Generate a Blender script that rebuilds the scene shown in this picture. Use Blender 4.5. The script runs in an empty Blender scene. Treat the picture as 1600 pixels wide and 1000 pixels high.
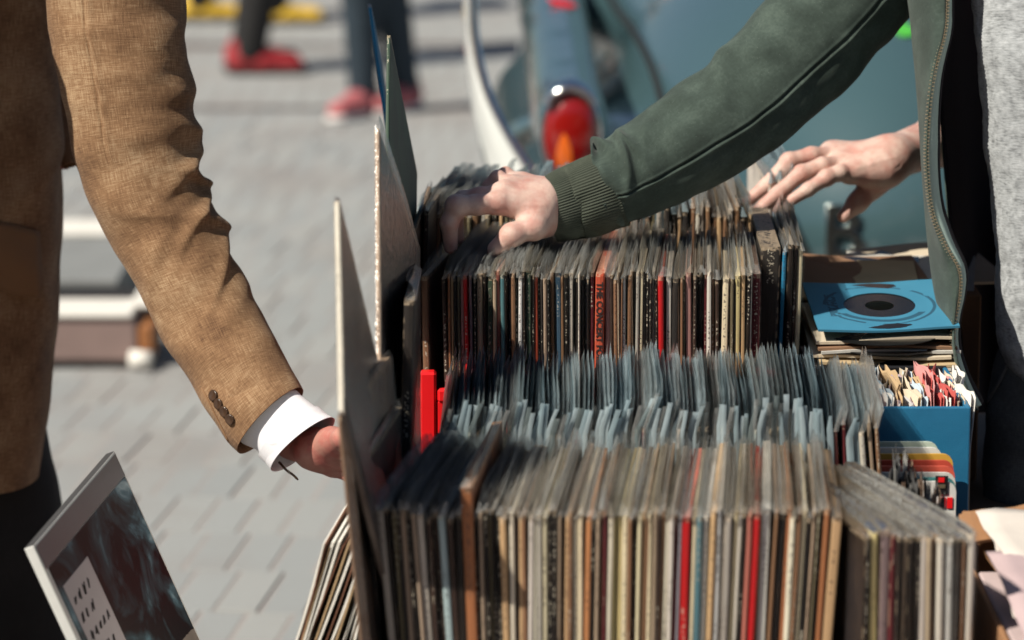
import bpy, bmesh, math, random
import numpy as np
from mathutils import Vector, Matrix, noise
from mathutils.bvhtree import BVHTree
S = bpy.context.scene
COL = S.collection
R = math.radians
rng = random.Random(7)

# ---------------------------------------------------------------- camera, sky, sun, exposure
FPX, PITCH, CAMZ = 5333.0, R(11.5), 1.75
cam = bpy.data.objects.new('camera', bpy.data.cameras.new('camera'))
COL.objects.link(cam)
cam.location = (0, 0, CAMZ)
cam.rotation_euler = (R(90) - PITCH, 0, 0)
cam.data.sensor_width = 36
cam.data.lens = 120
cam.data.clip_end = 300
cam.data.dof.use_dof = True
cam.data.dof.focus_distance = 4.27
cam.data.dof.aperture_fstop = 3.7
S.camera = cam

SUN_AZ = Vector((-0.81, -0.586, 0)).normalized()
SUN_EL = R(46)
w = bpy.data.worlds.new('World'); S.world = w; w.use_nodes = True
nt = w.node_tree
sky = nt.nodes.new('ShaderNodeTexSky'); sky.sky_type = 'NISHITA'; sky.sun_disc = False
sky.sun_elevation = SUN_EL
sky.sun_rotation = math.atan2(SUN_AZ.x, SUN_AZ.y)
bg = nt.nodes['Background']; bg.inputs['Strength'].default_value = 0.05
nt.links.new(sky.outputs[0], bg.inputs[0])
sun = bpy.data.objects.new('sun', bpy.data.lights.new('sun', 'SUN'))
COL.objects.link(sun)
sun.data.energy = 5.0; sun.data.angle = R(0.5); sun.data.color = (1, 0.92, 0.79)
sd = (SUN_AZ * math.cos(SUN_EL) + Vector((0, 0, math.sin(SUN_EL))))
sun.rotation_euler = sd.to_track_quat('Z', 'Y').to_euler()
S.view_settings.view_transform = 'Standard'; S.view_settings.look = 'None'
S.view_settings.exposure = 0.28; S.view_settings.gamma = 1; S.view_settings.use_curve_mapping = False
S.cycles.use_denoising = True
S.cycles.transparent_max_bounces = 24
S.cycles.max_bounces = 8
S.cycles.diffuse_bounces = 2

# ---------------------------------------------------------------- helpers
FW = Vector((0, math.cos(PITCH), -math.sin(PITCH))); UP = Vector((0, math.sin(PITCH), math.cos(PITCH)))
def ray(px, py):
    return FW + Vector(((px - 800) / FPX, 0, 0)) + UP * ((500 - py) / FPX)
def at(px, py, Y):
    d = ray(px, py); return Vector((0, 0, CAMZ)) + d * (Y / d.y)
def mpp(Y): return Y / math.cos(PITCH) / FPX          # metres per photograph pixel at distance Y

def tag(o, label=None, cat=None, group=None, kind=None):
    if label: o['label'] = label
    if cat: o['category'] = cat
    if group: o['group'] = group
    if kind: o['kind'] = kind
    return o
def empty(name, loc, label=None, cat=None, group=None):
    o = bpy.data.objects.new(name, None); COL.objects.link(o); o.location = loc
    o.empty_display_size = 0.05
    return tag(o, label, cat, group)

class MB:
    """collects pieces of geometry; build() links them as one mesh object"""
    def __init__(s): s.v = []; s.f = []; s.m = []; s.uv = {}
    def add(s, vs, fs, mi=0):
        o = len(s.v); s.v += [tuple(v) for v in vs]
        for f in fs: s.f.append(tuple(i + o for i in f)); s.m.append(mi)
    def box(s, c, h, mi=0, M=None, taper=1.0):
        vs = [Vector((sx * h[0] * (taper if sz > 0 else 1), sy * h[1] * (taper if sz > 0 else 1), sz * h[2])) for sx in (-1, 1) for sy in (-1, 1) for sz in (-1, 1)]
        if M is not None: vs = [M @ v for v in vs]
        vs = [v + Vector(c) for v in vs]
        s.add(vs, [(0, 1, 3, 2), (4, 6, 7, 5), (0, 4, 5, 1), (2, 3, 7, 6), (0, 2, 6, 4), (1, 5, 7, 3)], mi)
    def tube(s, pts, rad, n=10, mi=0, cap=True, flat=1.0):
        pts = [Vector(p) for p in pts]
        if not hasattr(rad, '__len__'): rad = [rad] * len(pts)
        rings = []; up = None
        for i, p in enumerate(pts):
            t = (pts[min(i + 1, len(pts) - 1)] - pts[max(i - 1, 0)]).normalized()
            if up is None: up = Vector((0, 0, 1)) if abs(t.z) < .9 else Vector((0, 1, 0))
            a = t.cross(up).normalized(); b = a.cross(t).normalized(); up = b
            rings.append([p + (a * math.cos(k * 2 * math.pi / n) + b * flat * math.sin(k * 2 * math.pi / n)) * rad[i] for k in range(n)])
        vs = [v for r in rings for v in r]; fs = []
        for i in range(len(pts) - 1):
            for k in range(n):
                fs.append((i * n + k, i * n + (k + 1) % n, (i + 1) * n + (k + 1) % n, (i + 1) * n + k))
        if cap: fs += [tuple(range(n))[::-1], tuple((len(pts) - 1) * n + k for k in range(n))]
        s.add(vs, fs, mi)
    def grid(s, P, mi=0, closed=False):
        """P: array rows x cols x 3"""
        r, c = len(P), len(P[0]); vs = [Vector(p) for row in P for p in row]; fs = []
        for i in range(r - 1):
            for k in range(c if closed else c - 1):
                fs.append((i * c + k, i * c + (k + 1) % c, (i + 1) * c + (k + 1) % c, (i + 1) * c + k))
        s.add(vs, fs, mi)
    def build(s, name, mats, parent=None, smooth=False, bevel=0, local=None, solid=0, sub=0, seg=1):
        me = bpy.data.meshes.new(name)
        vs = s.v
        if local is not None: vs = [tuple(Vector(v) - Vector(local)) for v in vs]
        me.from_pydata(vs, [], s.f)
        if not isinstance(mats, (list, tuple)): mats = [mats]
        for m in mats: me.materials.append(m)
        me.polygons.foreach_set('material_index', s.m)
        me.polygons.foreach_set('use_smooth', [smooth] * len(s.f))
        me.update()
        o = bpy.data.objects.new(name, me); COL.objects.link(o)
        if local is not None: o.location = local
        if parent is not None:
            o.parent = parent
            if local is None: o.location = -root_loc(parent)
        if solid:
            m = o.modifiers.new('solid', 'SOLIDIFY'); m.thickness = solid; m.offset = 0
        if bevel:
            m = o.modifiers.new('bevel', 'BEVEL'); m.width = bevel; m.segments = seg; m.limit_method = 'ANGLE'
        if sub:
            m = o.modifiers.new('sub', 'SUBSURF'); m.levels = sub; m.render_levels = sub
        return o
def root_loc(o):
    v = Vector((0, 0, 0))
    while o is not None: v += o.location; o = o.parent
    return v

def npmesh(name, V, F, mats, parent=None, UV=None, smooth=True):
    """numpy verts (n,3) and quads (m,4); world coordinates"""
    me = bpy.data.meshes.new(name)
    V = np.asarray(V, dtype=float)
    if parent is not None: V = V - np.array(root_loc(parent))
    me.from_pydata(V.tolist(), [], [tuple(int(i) for i in f) for f in F])
    if not isinstance(mats, (list, tuple)): mats = [mats]
    for m in mats: me.materials.append(m)
    me.polygons.foreach_set('use_smooth', [smooth] * len(me.polygons))
    if UV is not None:
        l = me.uv_layers.new(name='UVMap'); idx = np.empty(len(me.loops), dtype=np.int32)
        me.loops.foreach_get('vertex_index', idx); l.data.foreach_set('uv', np.asarray(UV)[idx].ravel())
    me.update()
    o = bpy.data.objects.new(name, me); COL.objects.link(o)
    if parent is not None: o.parent = parent
    return o

# ---------------------------------------------------------------- materials
class NM:
    def __init__(s, name):
        s.mat = bpy.data.materials.new(name); s.mat.use_nodes = True
        s.t = s.mat.node_tree; s.b = s.t.nodes['Principled BSDF']; s.out = s.t.nodes['Material Output']
    def n(s, typ, **kw):
        nd = s.t.nodes.new(typ)
        for k, v in kw.items():
            if k in nd.inputs: nd.inputs[k].default_value = v
            else: setattr(nd, k, v)
        return nd
    def l(s, a, b): s.t.links.new(a, b)
    def noise(s, scale, detail=3, vec=None, rough=.5, dist=0):
        nd = s.n('ShaderNodeTexNoise'); nd.inputs['Scale'].default_value = scale; nd.inputs['Detail'].default_value = detail
        nd.inputs['Roughness'].default_value = rough; nd.inputs['Distortion'].default_value = dist
        if vec is not None: s.l(vec, nd.inputs['Vector'])
        return nd.outputs['Fac']
    def coord(s, which='Object', scale=None):
        c = s.n('ShaderNodeTexCoord').outputs[which]
        if scale is not None:
            m = s.n('ShaderNodeMapping'); m.inputs['Scale'].default_value = scale; s.l(c, m.inputs['Vector']); return m.outputs[0]
        return c
    def ramp(s, fac, stops):
        r = s.n('ShaderNodeValToRGB'); e = r.color_ramp.elements
        e.remove(e[1]); c4 = lambda c: (c[0], c[1], c[2], 1) if hasattr(c, '__len__') else (c, c, c, 1)
        e[0].position = stops[0][0]; e[0].color = c4(stops[0][1])
        for p, c in stops[1:]: e.new(p).color = c4(c)
        s.l(fac, r.inputs[0]); return r.outputs[0]
    def mix(s, fac, a, b, typ='MIX'):
        m = s.n('ShaderNodeMix', data_type='RGBA', blend_type=typ)
        for sock, v in ((m.inputs[0], fac), (m.inputs[6], a), (m.inputs[7], b)):
            if hasattr(v, 'is_output'): s.l(v, sock)
            elif hasattr(v, '__len__'): sock.default_value = (v[0], v[1], v[2], 1)
            else: sock.default_value = v
        return m.outputs[2]
    def math(s, op, a, b=None, c=None, clamp=False):
        m = s.n('ShaderNodeMath', operation=op); m.use_clamp = clamp
        for i, v in enumerate((a, b, c)):
            if v is None: continue
            if hasattr(v, 'is_output'): s.l(v, m.inputs[i])
            else: m.inputs[i].default_value = v
        return m.outputs[0]
    def bump(s, h, strength=.3, dist=.001):
        b = s.n('ShaderNodeBump'); b.inputs['Strength'].default_value = strength; b.inputs['Distance'].default_value = dist
        s.l(h, b.inputs['Height']); s.l(b.outputs[0], s.b.inputs['Normal'])
    def base(s, v):
        if hasattr(v, 'is_output'): s.l(v, s.b.inputs['Base Color'])
        else: s.b.inputs['Base Color'].default_value = (v[0], v[1], v[2], 1)
    def set(s, **kw):
        for k, v in kw.items(): s.b.inputs[k.replace('_', ' ')].default_value = v
        return s

def simple(name, col, rough=.6, var=.25, scale=40, bump=.15, metal=0, **kw):
    m = NM(name); f = m.noise(scale, 5, m.coord())
    m.base(m.mix(f, tuple(c * (1 - var) for c in col), tuple(min(1, c * (1 + var)) for c in col)))
    m.set(Roughness=rough, Metallic=metal)
    for k, v in kw.items(): m.b.inputs[k.replace('_', ' ')].default_value = v
    if bump: m.bump(m.noise(scale * 5, 4, m.coord()), bump, .002)
    return m.mat

def fabric_uv(name, cols, slub=(700, 40), slub_amt=.5, weave=900, bump=.5, sheen=.2, patch=9, specks=None, rough=.9, uni=False):
    """woven cloth driven by a UV map measured in metres"""
    m = NM(name); uv = m.coord('UV')
    mp1 = m.n('ShaderNodeMapping'); mp1.inputs['Scale'].default_value = (slub[0], slub[1], 1); m.l(uv, mp1.inputs[0])
    mp2 = m.n('ShaderNodeMapping'); mp2.inputs['Scale'].default_value = (slub[1], slub[0], 1); m.l(uv, mp2.inputs[0])
    a = m.noise(1, 2, mp1.outputs[0]); b = m.noise(1, 2, mp2.outputs[0])
    s = a if uni else m.math('MULTIPLY', m.math('ADD', a, b), .5)
    big = m.noise(patch, 4, m.coord('UV'))
    fac = m.math('ADD', m.math('MULTIPLY', s, slub_amt), m.math('MULTIPLY', big, 1 - slub_amt))
    c = m.ramp(fac, [(.32, cols[0]), (.5, cols[1]), (.66, cols[2])])
    if specks:
        v = m.n('ShaderNodeTexVoronoi', feature='F1'); v.inputs['Scale'].default_value = specks[0]; m.l(uv, v.inputs['Vector'])
        thr = m.math('LESS_THAN', v.outputs['Distance'], specks[1])
        c = m.mix(thr, c, specks[2])
    m.base(c); m.set(Roughness=rough); m.b.inputs['Sheen Weight'].default_value = sheen; m.b.inputs['Sheen Roughness'].default_value = .5
    w1 = m.n('ShaderNodeTexNoise'); w1.inputs['Scale'].default_value = weave; m.l(uv, w1.inputs['Vector'])
    h = m.math('ADD', m.math('MULTIPLY', s, 1.2), w1.outputs['Fac'])
    m.bump(h, bump, .0012)
    return m.mat

M = {}
M['linen'] = fabric_uv('tan_linen', [(.070, .029, .012), (.235, .130, .063), (.46, .32, .19)], slub=(720, 50), slub_amt=.60, weave=800, bump=.65, sheen=.05, patch=11)
M['fleece'] = fabric_uv('green_fleece', [(.020, .034, .027), (.036, .057, .047), (.066, .096, .080)], slub=(260, 160), slub_amt=.35, weave=1200, bump=.3, sheen=.08, patch=22, specks=(230, .07, (.16, .19, .17)))
M['rib'] = fabric_uv('green_rib', [(.030, .040, .028), (.050, .062, .045), (.075, .088, .066)], slub=(300, 200), slub_amt=.3, weave=1200, bump=.25, sheen=.08, patch=25)
M['jersey'] = fabric_uv('grey_jersey', [(.15, .16, .17), (.36, .385, .405), (.50, .53, .555)], slub=(90, 420), slub_amt=.45, weave=900, bump=.28, sheen=.1, patch=60, specks=(150, .05, (.05, .05, .055)), uni=True)
M['lining'] = simple('dark_lining', (.008, .006, .010), .95, bump=0)
M['denim'] = fabric_uv('black_denim', [(.04, .044, .046), (.085, .094, .098), (.16, .172, .178)], slub=(600, 90), slub_amt=.5, weave=900, bump=.4, sheen=.05, patch=12)
M['darkcloth'] = fabric_uv('dark_trousers', [(.006, .006, .007), (.011, .011, .012), (.02, .02, .022)], sheen=.05)
M['shirt'] = fabric_uv('white_shirt', [(.66, .67, .72), (.76, .77, .82), (.82, .83, .86)], slub=(900, 300), slub_amt=.5, weave=1500, bump=.15, sheen=.1)
M['jeans_blue'] = simple('blue_jeans', (.02, .035, .05), .9, .4, 30)
M['button'] = simple('horn_button', (.055, .03, .018), .25, .5, 120, bump=0)
M['brass'] = simple('zip_brass', (.80, .70, .50), .4, .2, 300, bump=0, metal=1)
M['ziptape'] = simple('zip_tape', (.33, .44, .40), .8, .1, 200, .1)
M['chrome'] = simple('chrome', (.75, .78, .80), .12, .05, 20, bump=0, metal=1)
M['white_shoe'] = simple('white_rubber', (.72, .70, .68), .6, .1)
M['red_shoe'] = simple('red_canvas', (.28, .014, .02), .6, .3)
M['yellow_shoe'] = simple('yellow_canvas', (.75, .48, .05), .6, .2)
M['black_cloth'] = simple('black_cloth', (.012, .012, .013), .9, .3)
M['pink_shoe'] = simple('pink_canvas', (.46, .13, .14), .7, .4)
M['red_plastic'] = simple('red_plastic', (.80, .012, .016), .32, .12, 15, .08)
M['black_plastic'] = simple('black_plastic', (.012, .012, .014), .4, .3, 20, .1)
M['wood'] = simple('table_wood', (.11, .07, .045), .7, .4, 12, .3)
M['card_brown'] = simple('brown_cardboard', (.33, .17, .08), .85, .2, 30, .3)
M['white_paper'] = simple('white_paper', (.74, .72, .67), .8, .08, 25, .25)
M['vinyl'] = simple('black_vinyl', (.012, .012, .012), .22, .2, 60, .05)

def skin_mat(name, tone, red):
    m = NM(name); c = m.coord()
    n1 = m.noise(45, 4, c); n2 = m.noise(260, 4, c)
    col = m.mix(m.ramp(n1, [(.38, 0), (.66, 1)]), tone, red)
    col = m.mix(m.math('MULTIPLY', n2, .34), col, tuple(x * .62 for x in red))
    m.base(col); m.set(Roughness=.46); m.b.inputs['Subsurface Weight'].default_value = .08
    m.b.inputs['Subsurface Radius'].default_value = (.006, .002, .001); m.b.inputs['Subsurface Scale'].default_value = 1
    v = m.n('ShaderNodeTexVoronoi', feature='DISTANCE_TO_EDGE'); v.inputs['Scale'].default_value = 650; m.l(c, v.inputs['Vector'])
    wv = m.noise(130, 4, c)
    m.bump(m.math('ADD', m.math('MULTIPLY', v.outputs[0], .8), m.math('MULTIPLY', wv, 1.2)), .5, .0014)
    return m.mat
M['skin'] = skin_mat('skin_fair', (.68, .50, .43), (.58, .31, .26))
M['skin_ruddy'] = skin_mat('skin_ruddy', (.50, .25, .20), (.46, .13, .11))
M['nail'] = simple('fingernail', (.62, .36, .34), .25, .08, 60, bump=0)

# record jackets: one material, the object's own colour drives it
def jacket_mat():
    m = NM('record_jacket')
    oi = m.n('ShaderNodeObjectInfo'); g = m.coord('Generated'); ob = m.coord('Object')
    sp = m.n('ShaderNodeSeparateXYZ'); m.l(g, sp.inputs[0])
    so = m.n('ShaderNodeSeparateXYZ'); m.l(ob, so.inputs[0])
    col = oi.outputs['Color']; rnd = oi.outputs['Random']
    # offset vector per object
    va = m.n('ShaderNodeVectorMath', operation='ADD'); cx = m.n('ShaderNodeCombineXYZ')
    m.l(m.math('MULTIPLY', rnd, 37.0), cx.inputs[0]); m.l(m.math('MULTIPLY', rnd, 91.0), cx.inputs[2]); m.l(ob, va.inputs[0]); m.l(cx.outputs[0], va.inputs[1])
    vec = va.outputs[0]
    st = m.n('ShaderNodeMapping'); st.inputs['Scale'].default_value = (420, 420, 14); m.l(vec, st.inputs[0])
    streak = m.noise(1, 3, st.outputs[0])
    blot = m.noise(24, 4, vec)
    c = m.mix(m.ramp(streak, [(.3, 0), (.7, 1)]), m.mix(.7, col, (0, 0, 0), 'MIX'), col)
    c = m.mix(.28, col, c)
    c = m.mix(m.math('MULTIPLY', m.ramp(blot, [(.45, 0), (.7, 1)]), .22), c, m.mix(.5, c, (.12, .07, .04)))
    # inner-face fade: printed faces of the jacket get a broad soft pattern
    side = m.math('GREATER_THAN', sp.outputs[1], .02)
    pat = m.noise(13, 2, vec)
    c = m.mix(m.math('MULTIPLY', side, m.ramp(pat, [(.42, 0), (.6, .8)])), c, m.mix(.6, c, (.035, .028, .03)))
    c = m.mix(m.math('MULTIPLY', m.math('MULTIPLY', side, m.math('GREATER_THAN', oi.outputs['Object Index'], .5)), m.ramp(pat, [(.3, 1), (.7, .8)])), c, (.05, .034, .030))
    # spine lettering too small to read: short flecks in a centred band
    band = m.math('LESS_THAN', m.math('ABSOLUTE', m.math('SUBTRACT', sp.outputs[0], .5)), .17)
    front = m.math('LESS_THAN', sp.outputs[1], .012)
    lm = m.n('ShaderNodeMapping'); lm.inputs['Scale'].default_value = (260, 1, 330); m.l(vec, lm.inputs[0])
    fleck = m.math('GREATER_THAN', m.noise(1, 1, lm.outputs[0]), .57)
    run = m.math('GREATER_THAN', m.noise(9, 1, vec), .53)
    fl = m.math('MULTIPLY', m.math('MULTIPLY', band, front), m.math('MULTIPLY', fleck, run))
    bw = m.n('ShaderNodeRGBToBW'); m.l(col, bw.inputs[0])
    ink = m.mix(m.math('LESS_THAN', bw.outputs[0], .16), (.05, .035, .03), (.55, .50, .40))
    c = m.mix(m.math('MULTIPLY', fl, .7), c, ink)
    # rubbed edges: bare board at the spine corners and along the top
    top = m.math('MULTIPLY', m.math('GREATER_THAN', so.outputs[2], .3065), m.math('GREATER_THAN', m.noise(190, 3, vec), .46))
    xe = m.math('GREATER_THAN', m.math('ABSOLUTE', m.math('SUBTRACT', sp.outputs[0], .5)), .40)
    edge = m.math('MULTIPLY', m.math('MULTIPLY', xe, front), m.math('GREATER_THAN', m.noise(70, 4, vec), .52))
    topface = m.math('GREATER_THAN', so.outputs[2], .3115)
    wear = m.math('MAXIMUM', m.math('MAXIMUM', top, m.math('MULTIPLY', edge, .75)), m.math('MULTIPLY', topface, .55))
    c = m.mix(m.math('MULTIPLY', wear, .8), c, m.mix(.4, (.46, .36, .25), col))
    m.base(c); m.set(Roughness=.55); m.b.inputs['Specular IOR Level'].default_value = .22
    m.bump(m.math('ADD', m.noise(500, 3, vec), streak), .25, .0012)
    return m.mat
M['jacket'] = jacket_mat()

def sleeve_mat(name, tint, alpha, cloud, rough=.17, gl=.85):
    m = NM(name); ob = m.coord('Object'); oi = m.n('ShaderNodeObjectInfo')
    va = m.n('ShaderNodeVectorMath', operation='ADD'); cx = m.n('ShaderNodeCombineXYZ')
    m.l(m.math('MULTIPLY', oi.outputs['Random'], 50.0), cx.inputs[1]); m.l(ob, va.inputs[0]); m.l(cx.outputs[0], va.inputs[1])
    n1 = m.noise(28, 3, va.outputs[0])
    t = m.n('ShaderNodeBsdfTransparent'); t.inputs[0].default_value = (1, 1, 1, 1)
    d = m.n('ShaderNodeBsdfDiffuse'); tr = m.n('ShaderNodeBsdfTranslucent')
    cc = m.mix(n1, tuple(x * .72 for x in tint), tint)
    m.l(cc, d.inputs[0]); m.l(cc, tr.inputs[0])
    dm = m.n('ShaderNodeMixShader'); dm.inputs[0].default_value = .42; m.l(d.outputs[0], dm.inputs[1]); m.l(tr.outputs[0], dm.inputs[2])
    a = m.math('ADD', alpha - cloud * .5, m.math('MULTIPLY', n1, cloud), clamp=True)
    m1 = m.n('ShaderNodeMixShader'); m.l(a, m1.inputs[0]); m.l(t.outputs[0], m1.inputs[1]); m.l(dm.outputs[0], m1.inputs[2])
    g = m.n('ShaderNodeBsdfGlossy'); g.inputs['Roughness'].default_value = rough
    bmp = m.n('ShaderNodeBump'); bmp.inputs['Strength'].default_value = .8; bmp.inputs['Distance'].default_value = .004
    m.l(m.noise(85, 3, va.outputs[0]), bmp.inputs['Height']); m.l(bmp.outputs[0], g.inputs['Normal'])
    fr = m.n('ShaderNodeFresnel'); fr.inputs[0].default_value = 1.45; m.l(bmp.outputs[0], fr.inputs['Normal'])
    m2 = m.n('ShaderNodeMixShader'); m.l(m.math('MULTIPLY', fr.outputs[0], gl), m2.inputs[0]); m.l(m1.outputs[0], m2.inputs[1]); m.l(g.outputs[0], m2.inputs[2])
    m.l(m2.outputs[0], m.out.inputs['Surface'])
    return m.mat
M['sl_clear'] = sleeve_mat('sleeve_clear', (.62, .66, .68), .008, .016, .14, .14)

M['sl_cloud'] = sleeve_mat('sleeve_cloudy', (.86, .89, .88), .25, .52)
M['sl_milk'] = sleeve_mat('sleeve_milky_blue', (.56, .72, .79), .72, .45)
M['sl_milk2'] = sleeve_mat('sleeve_milky_pale', (.68, .82, .88), .74, .4)
M['sl_milk3'] = sleeve_mat('sleeve_milky_slate', (.30, .37, .38), .60, .5)
M['sl_dark'] = sleeve_mat('sleeve_smoky', (.34, .37, .37), .22, .3)
M['sl_gloss'] = sleeve_mat('sleeve_glossy', (.66, .66, .66), .05, .12, .24, 1.0)
M['sl_warm'] = sleeve_mat('sleeve_yellowed', (.58, .54, .45), .40, .4)

# ---------------------------------------------------------------- rounded bodies: signed distance fields meshed by surface nets
def sd_cone(P, a, b, r1, r2):
    a = np.array(a, dtype=np.float32); b = np.array(b, dtype=np.float32); ba = b - a; pa = P - a
    h = np.clip((pa @ ba) / max(1e-9, float(ba @ ba)), 0, 1)
    return np.linalg.norm(pa - h[..., None] * ba, axis=-1) - (r1 + (r2 - r1) * h)
def sd_ell(P, c, r, Rm=None):
    q = P - np.array(c, dtype=np.float32)
    if Rm is not None: q = q @ np.array(Rm, dtype=np.float32)
    r = np.array(r, dtype=np.float32)
    k0 = np.linalg.norm(q / r, axis=-1); k1 = np.linalg.norm(q / (r * r), axis=-1)
    return k0 * (k0 - 1) / np.maximum(k1, 1e-6)
def smin(a, b, k):
    h = np.maximum(k - np.abs(a - b), 0) / k
    return np.minimum(a, b) - h * h * k * .25
def surf_nets(f, xs, ys, zs):
    """f(P (...,3)) -> values; returns verts, quads"""
    nx, ny, nz = len(xs), len(ys), len(zs)
    V = np.empty((nx, ny, nz), dtype=np.float32)
    Y, Z = np.meshgrid(ys, zs, indexing='ij')
    for i0 in range(0, nx, 24):
        xx = xs[i0:i0 + 24]
        P = np.empty((len(xx), ny, nz, 3), dtype=np.float32)
        P[..., 0] = xx[:, None, None]; P[..., 1] = Y; P[..., 2] = Z
        V[i0:i0 + 24] = f(P)
    ins = V < 0
    cnt = np.zeros((nx - 1, ny - 1, nz - 1), dtype=np.int8)
    C = [(i, j, k) for i in (0, 1) for j in (0, 1) for k in (0, 1)]
    for (i, j, k) in C: cnt += ins[i:nx - 1 + i, j:ny - 1 + j, k:nz - 1 + k]
    act = (cnt > 0) & (cnt < 8)
    I = np.argwhere(act); idx = -np.ones(act.shape, dtype=np.int32); idx[act] = np.arange(len(I))
    vals = np.stack([V[I[:, 0] + i, I[:, 1] + j, I[:, 2] + k] for (i, j, k) in C], 1)
    cp = np.array(C, dtype=np.float32); acc = np.zeros((len(I), 3), dtype=np.float32); n = np.zeros(len(I), dtype=np.float32)
    for a in range(8):
        for b in range(a + 1, 8):
            if np.abs(cp[a] - cp[b]).sum() != 1: continue
            m = (vals[:, a] < 0) != (vals[:, b] < 0)
            t = vals[m, a] / (vals[m, a] - vals[m, b])
            acc[m] += cp[a] + t[:, None] * (cp[b] - cp[a]); n[m] += 1
    loc = acc / n[:, None] + I
    out = np.stack([np.interp(loc[:, 0], np.arange(nx), xs), np.interp(loc[:, 1], np.arange(ny), ys), np.interp(loc[:, 2], np.arange(nz), zs)], 1)
    Q = []
    for ax in range(3):
        sl0 = [slice(None)] * 3; sl1 = [slice(None)] * 3; sl0[ax] = slice(0, -1); sl1[ax] = slice(1, None)
        ch = ins[tuple(sl0)] != ins[tuple(sl1)]
        E = np.argwhere(ch); b, c = [q for q in range(3) if q != ax]
        ok = (E[:, b] > 0) & (E[:, c] > 0) & (E[:, b] < V.shape[b] - 1) & (E[:, c] < V.shape[c] - 1)
        E = E[ok]; flip = ins[tuple(sl0)][tuple(E.T)]
        def cell(db, dc):
            e = E.copy(); e[:, b] += db; e[:, c] += dc; return idx[tuple(e.T)]
        q = np.stack([cell(-1, -1), cell(0, -1), cell(0, 0), cell(-1, 0)], 1)
        if ax == 1: flip = ~flip
        q[~flip] = q[~flip][:, ::-1]
        Q.append(q)
    return out, np.concatenate(Q)
def sdf_grid(lo, hi, step):
    return [np.arange(lo[i], hi[i] + step, step, dtype=np.float32) for i in range(3)]
class Body:
    """list of tapered limbs, each with its blend radius"""
    def __init__(s): s.p = []; s.lines = []
    def line(s, a, b, amp, w): s.lines.append((tuple(a), tuple(b), amp, w)); return s
    def crease(s, p, d, up, r, n=3, amp=.0007, gap=.0016, half=.7):
        d = d.normalized(); t = d.cross(up).normalized(); u = t.cross(d).normalized()
        for k in range(n):
            c = p + u * r + d * gap * (k - (n - 1) / 2); s.line(c - t * r * half - u * r * .22, c, amp, .0006); s.line(c, c + t * r * half - u * r * .22, amp, .0006)
        return s
    def cone(s, a, b, r1, r2, k=.01): s.p.append(('c', tuple(a), tuple(b), r1, r2, k)); return s
    def chain(s, pts, rs, k=.006):
        for i in range(len(pts) - 1): s.cone(pts[i], pts[i + 1], rs[i], rs[i + 1], k)
        return s
    def ell(s, c, r, k=.01, Rm=None): s.p.append(('e', tuple(c), r, Rm, None, k)); return s
    def f(s, P):
        d = None
        for p in s.p:
            e = sd_cone(P, *p[1:5]) if p[0] == 'c' else sd_ell(P, p[1], p[2], p[3])
            d = e if d is None else smin(d, e, p[5])
        return d
    def bounds(s, pad):
        lo = np.full(3, 1e9); hi = np.full(3, -1e9)
        for p in s.p:
            if p[0] == 'c':
                for q, r in ((p[1], p[3]), (p[2], p[4])): lo = np.minimum(lo, np.array(q) - r); hi = np.maximum(hi, np.array(q) + r)
            else:
                r = max(p[2]); lo = np.minimum(lo, np.array(p[1]) - r); hi = np.maximum(hi, np.array(p[1]) + r)
        return lo - pad, hi + pad
    def mesh(s, step):
        lo, hi = s.bounds(step * 3); V, F = surf_nets(s.f, *sdf_grid(lo, hi, step))
        if s.lines:
            n = np.cross(V[F[:, 2]] - V[F[:, 0]], V[F[:, 3]] - V[F[:, 1]]); N = np.zeros_like(V)
            for k in range(4): np.add.at(N, F[:, k], n)
            N /= np.linalg.norm(N, axis=1)[:, None] + 1e-12; D = np.zeros(len(V))
            for a, b, amp, w in s.lines: D += amp * np.exp(-(np.maximum(0, sd_cone(V.astype(np.float32), a, b, 0, 0) - .0012) / w) ** 2)
            V = V - N * D[:, None]
        return V, F
def join(*parts):
    V = []; F = []; o = 0
    for v, f in parts: V.append(v); F.append(f + o); o += len(v)
    return np.concatenate(V), np.concatenate(F)

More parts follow.
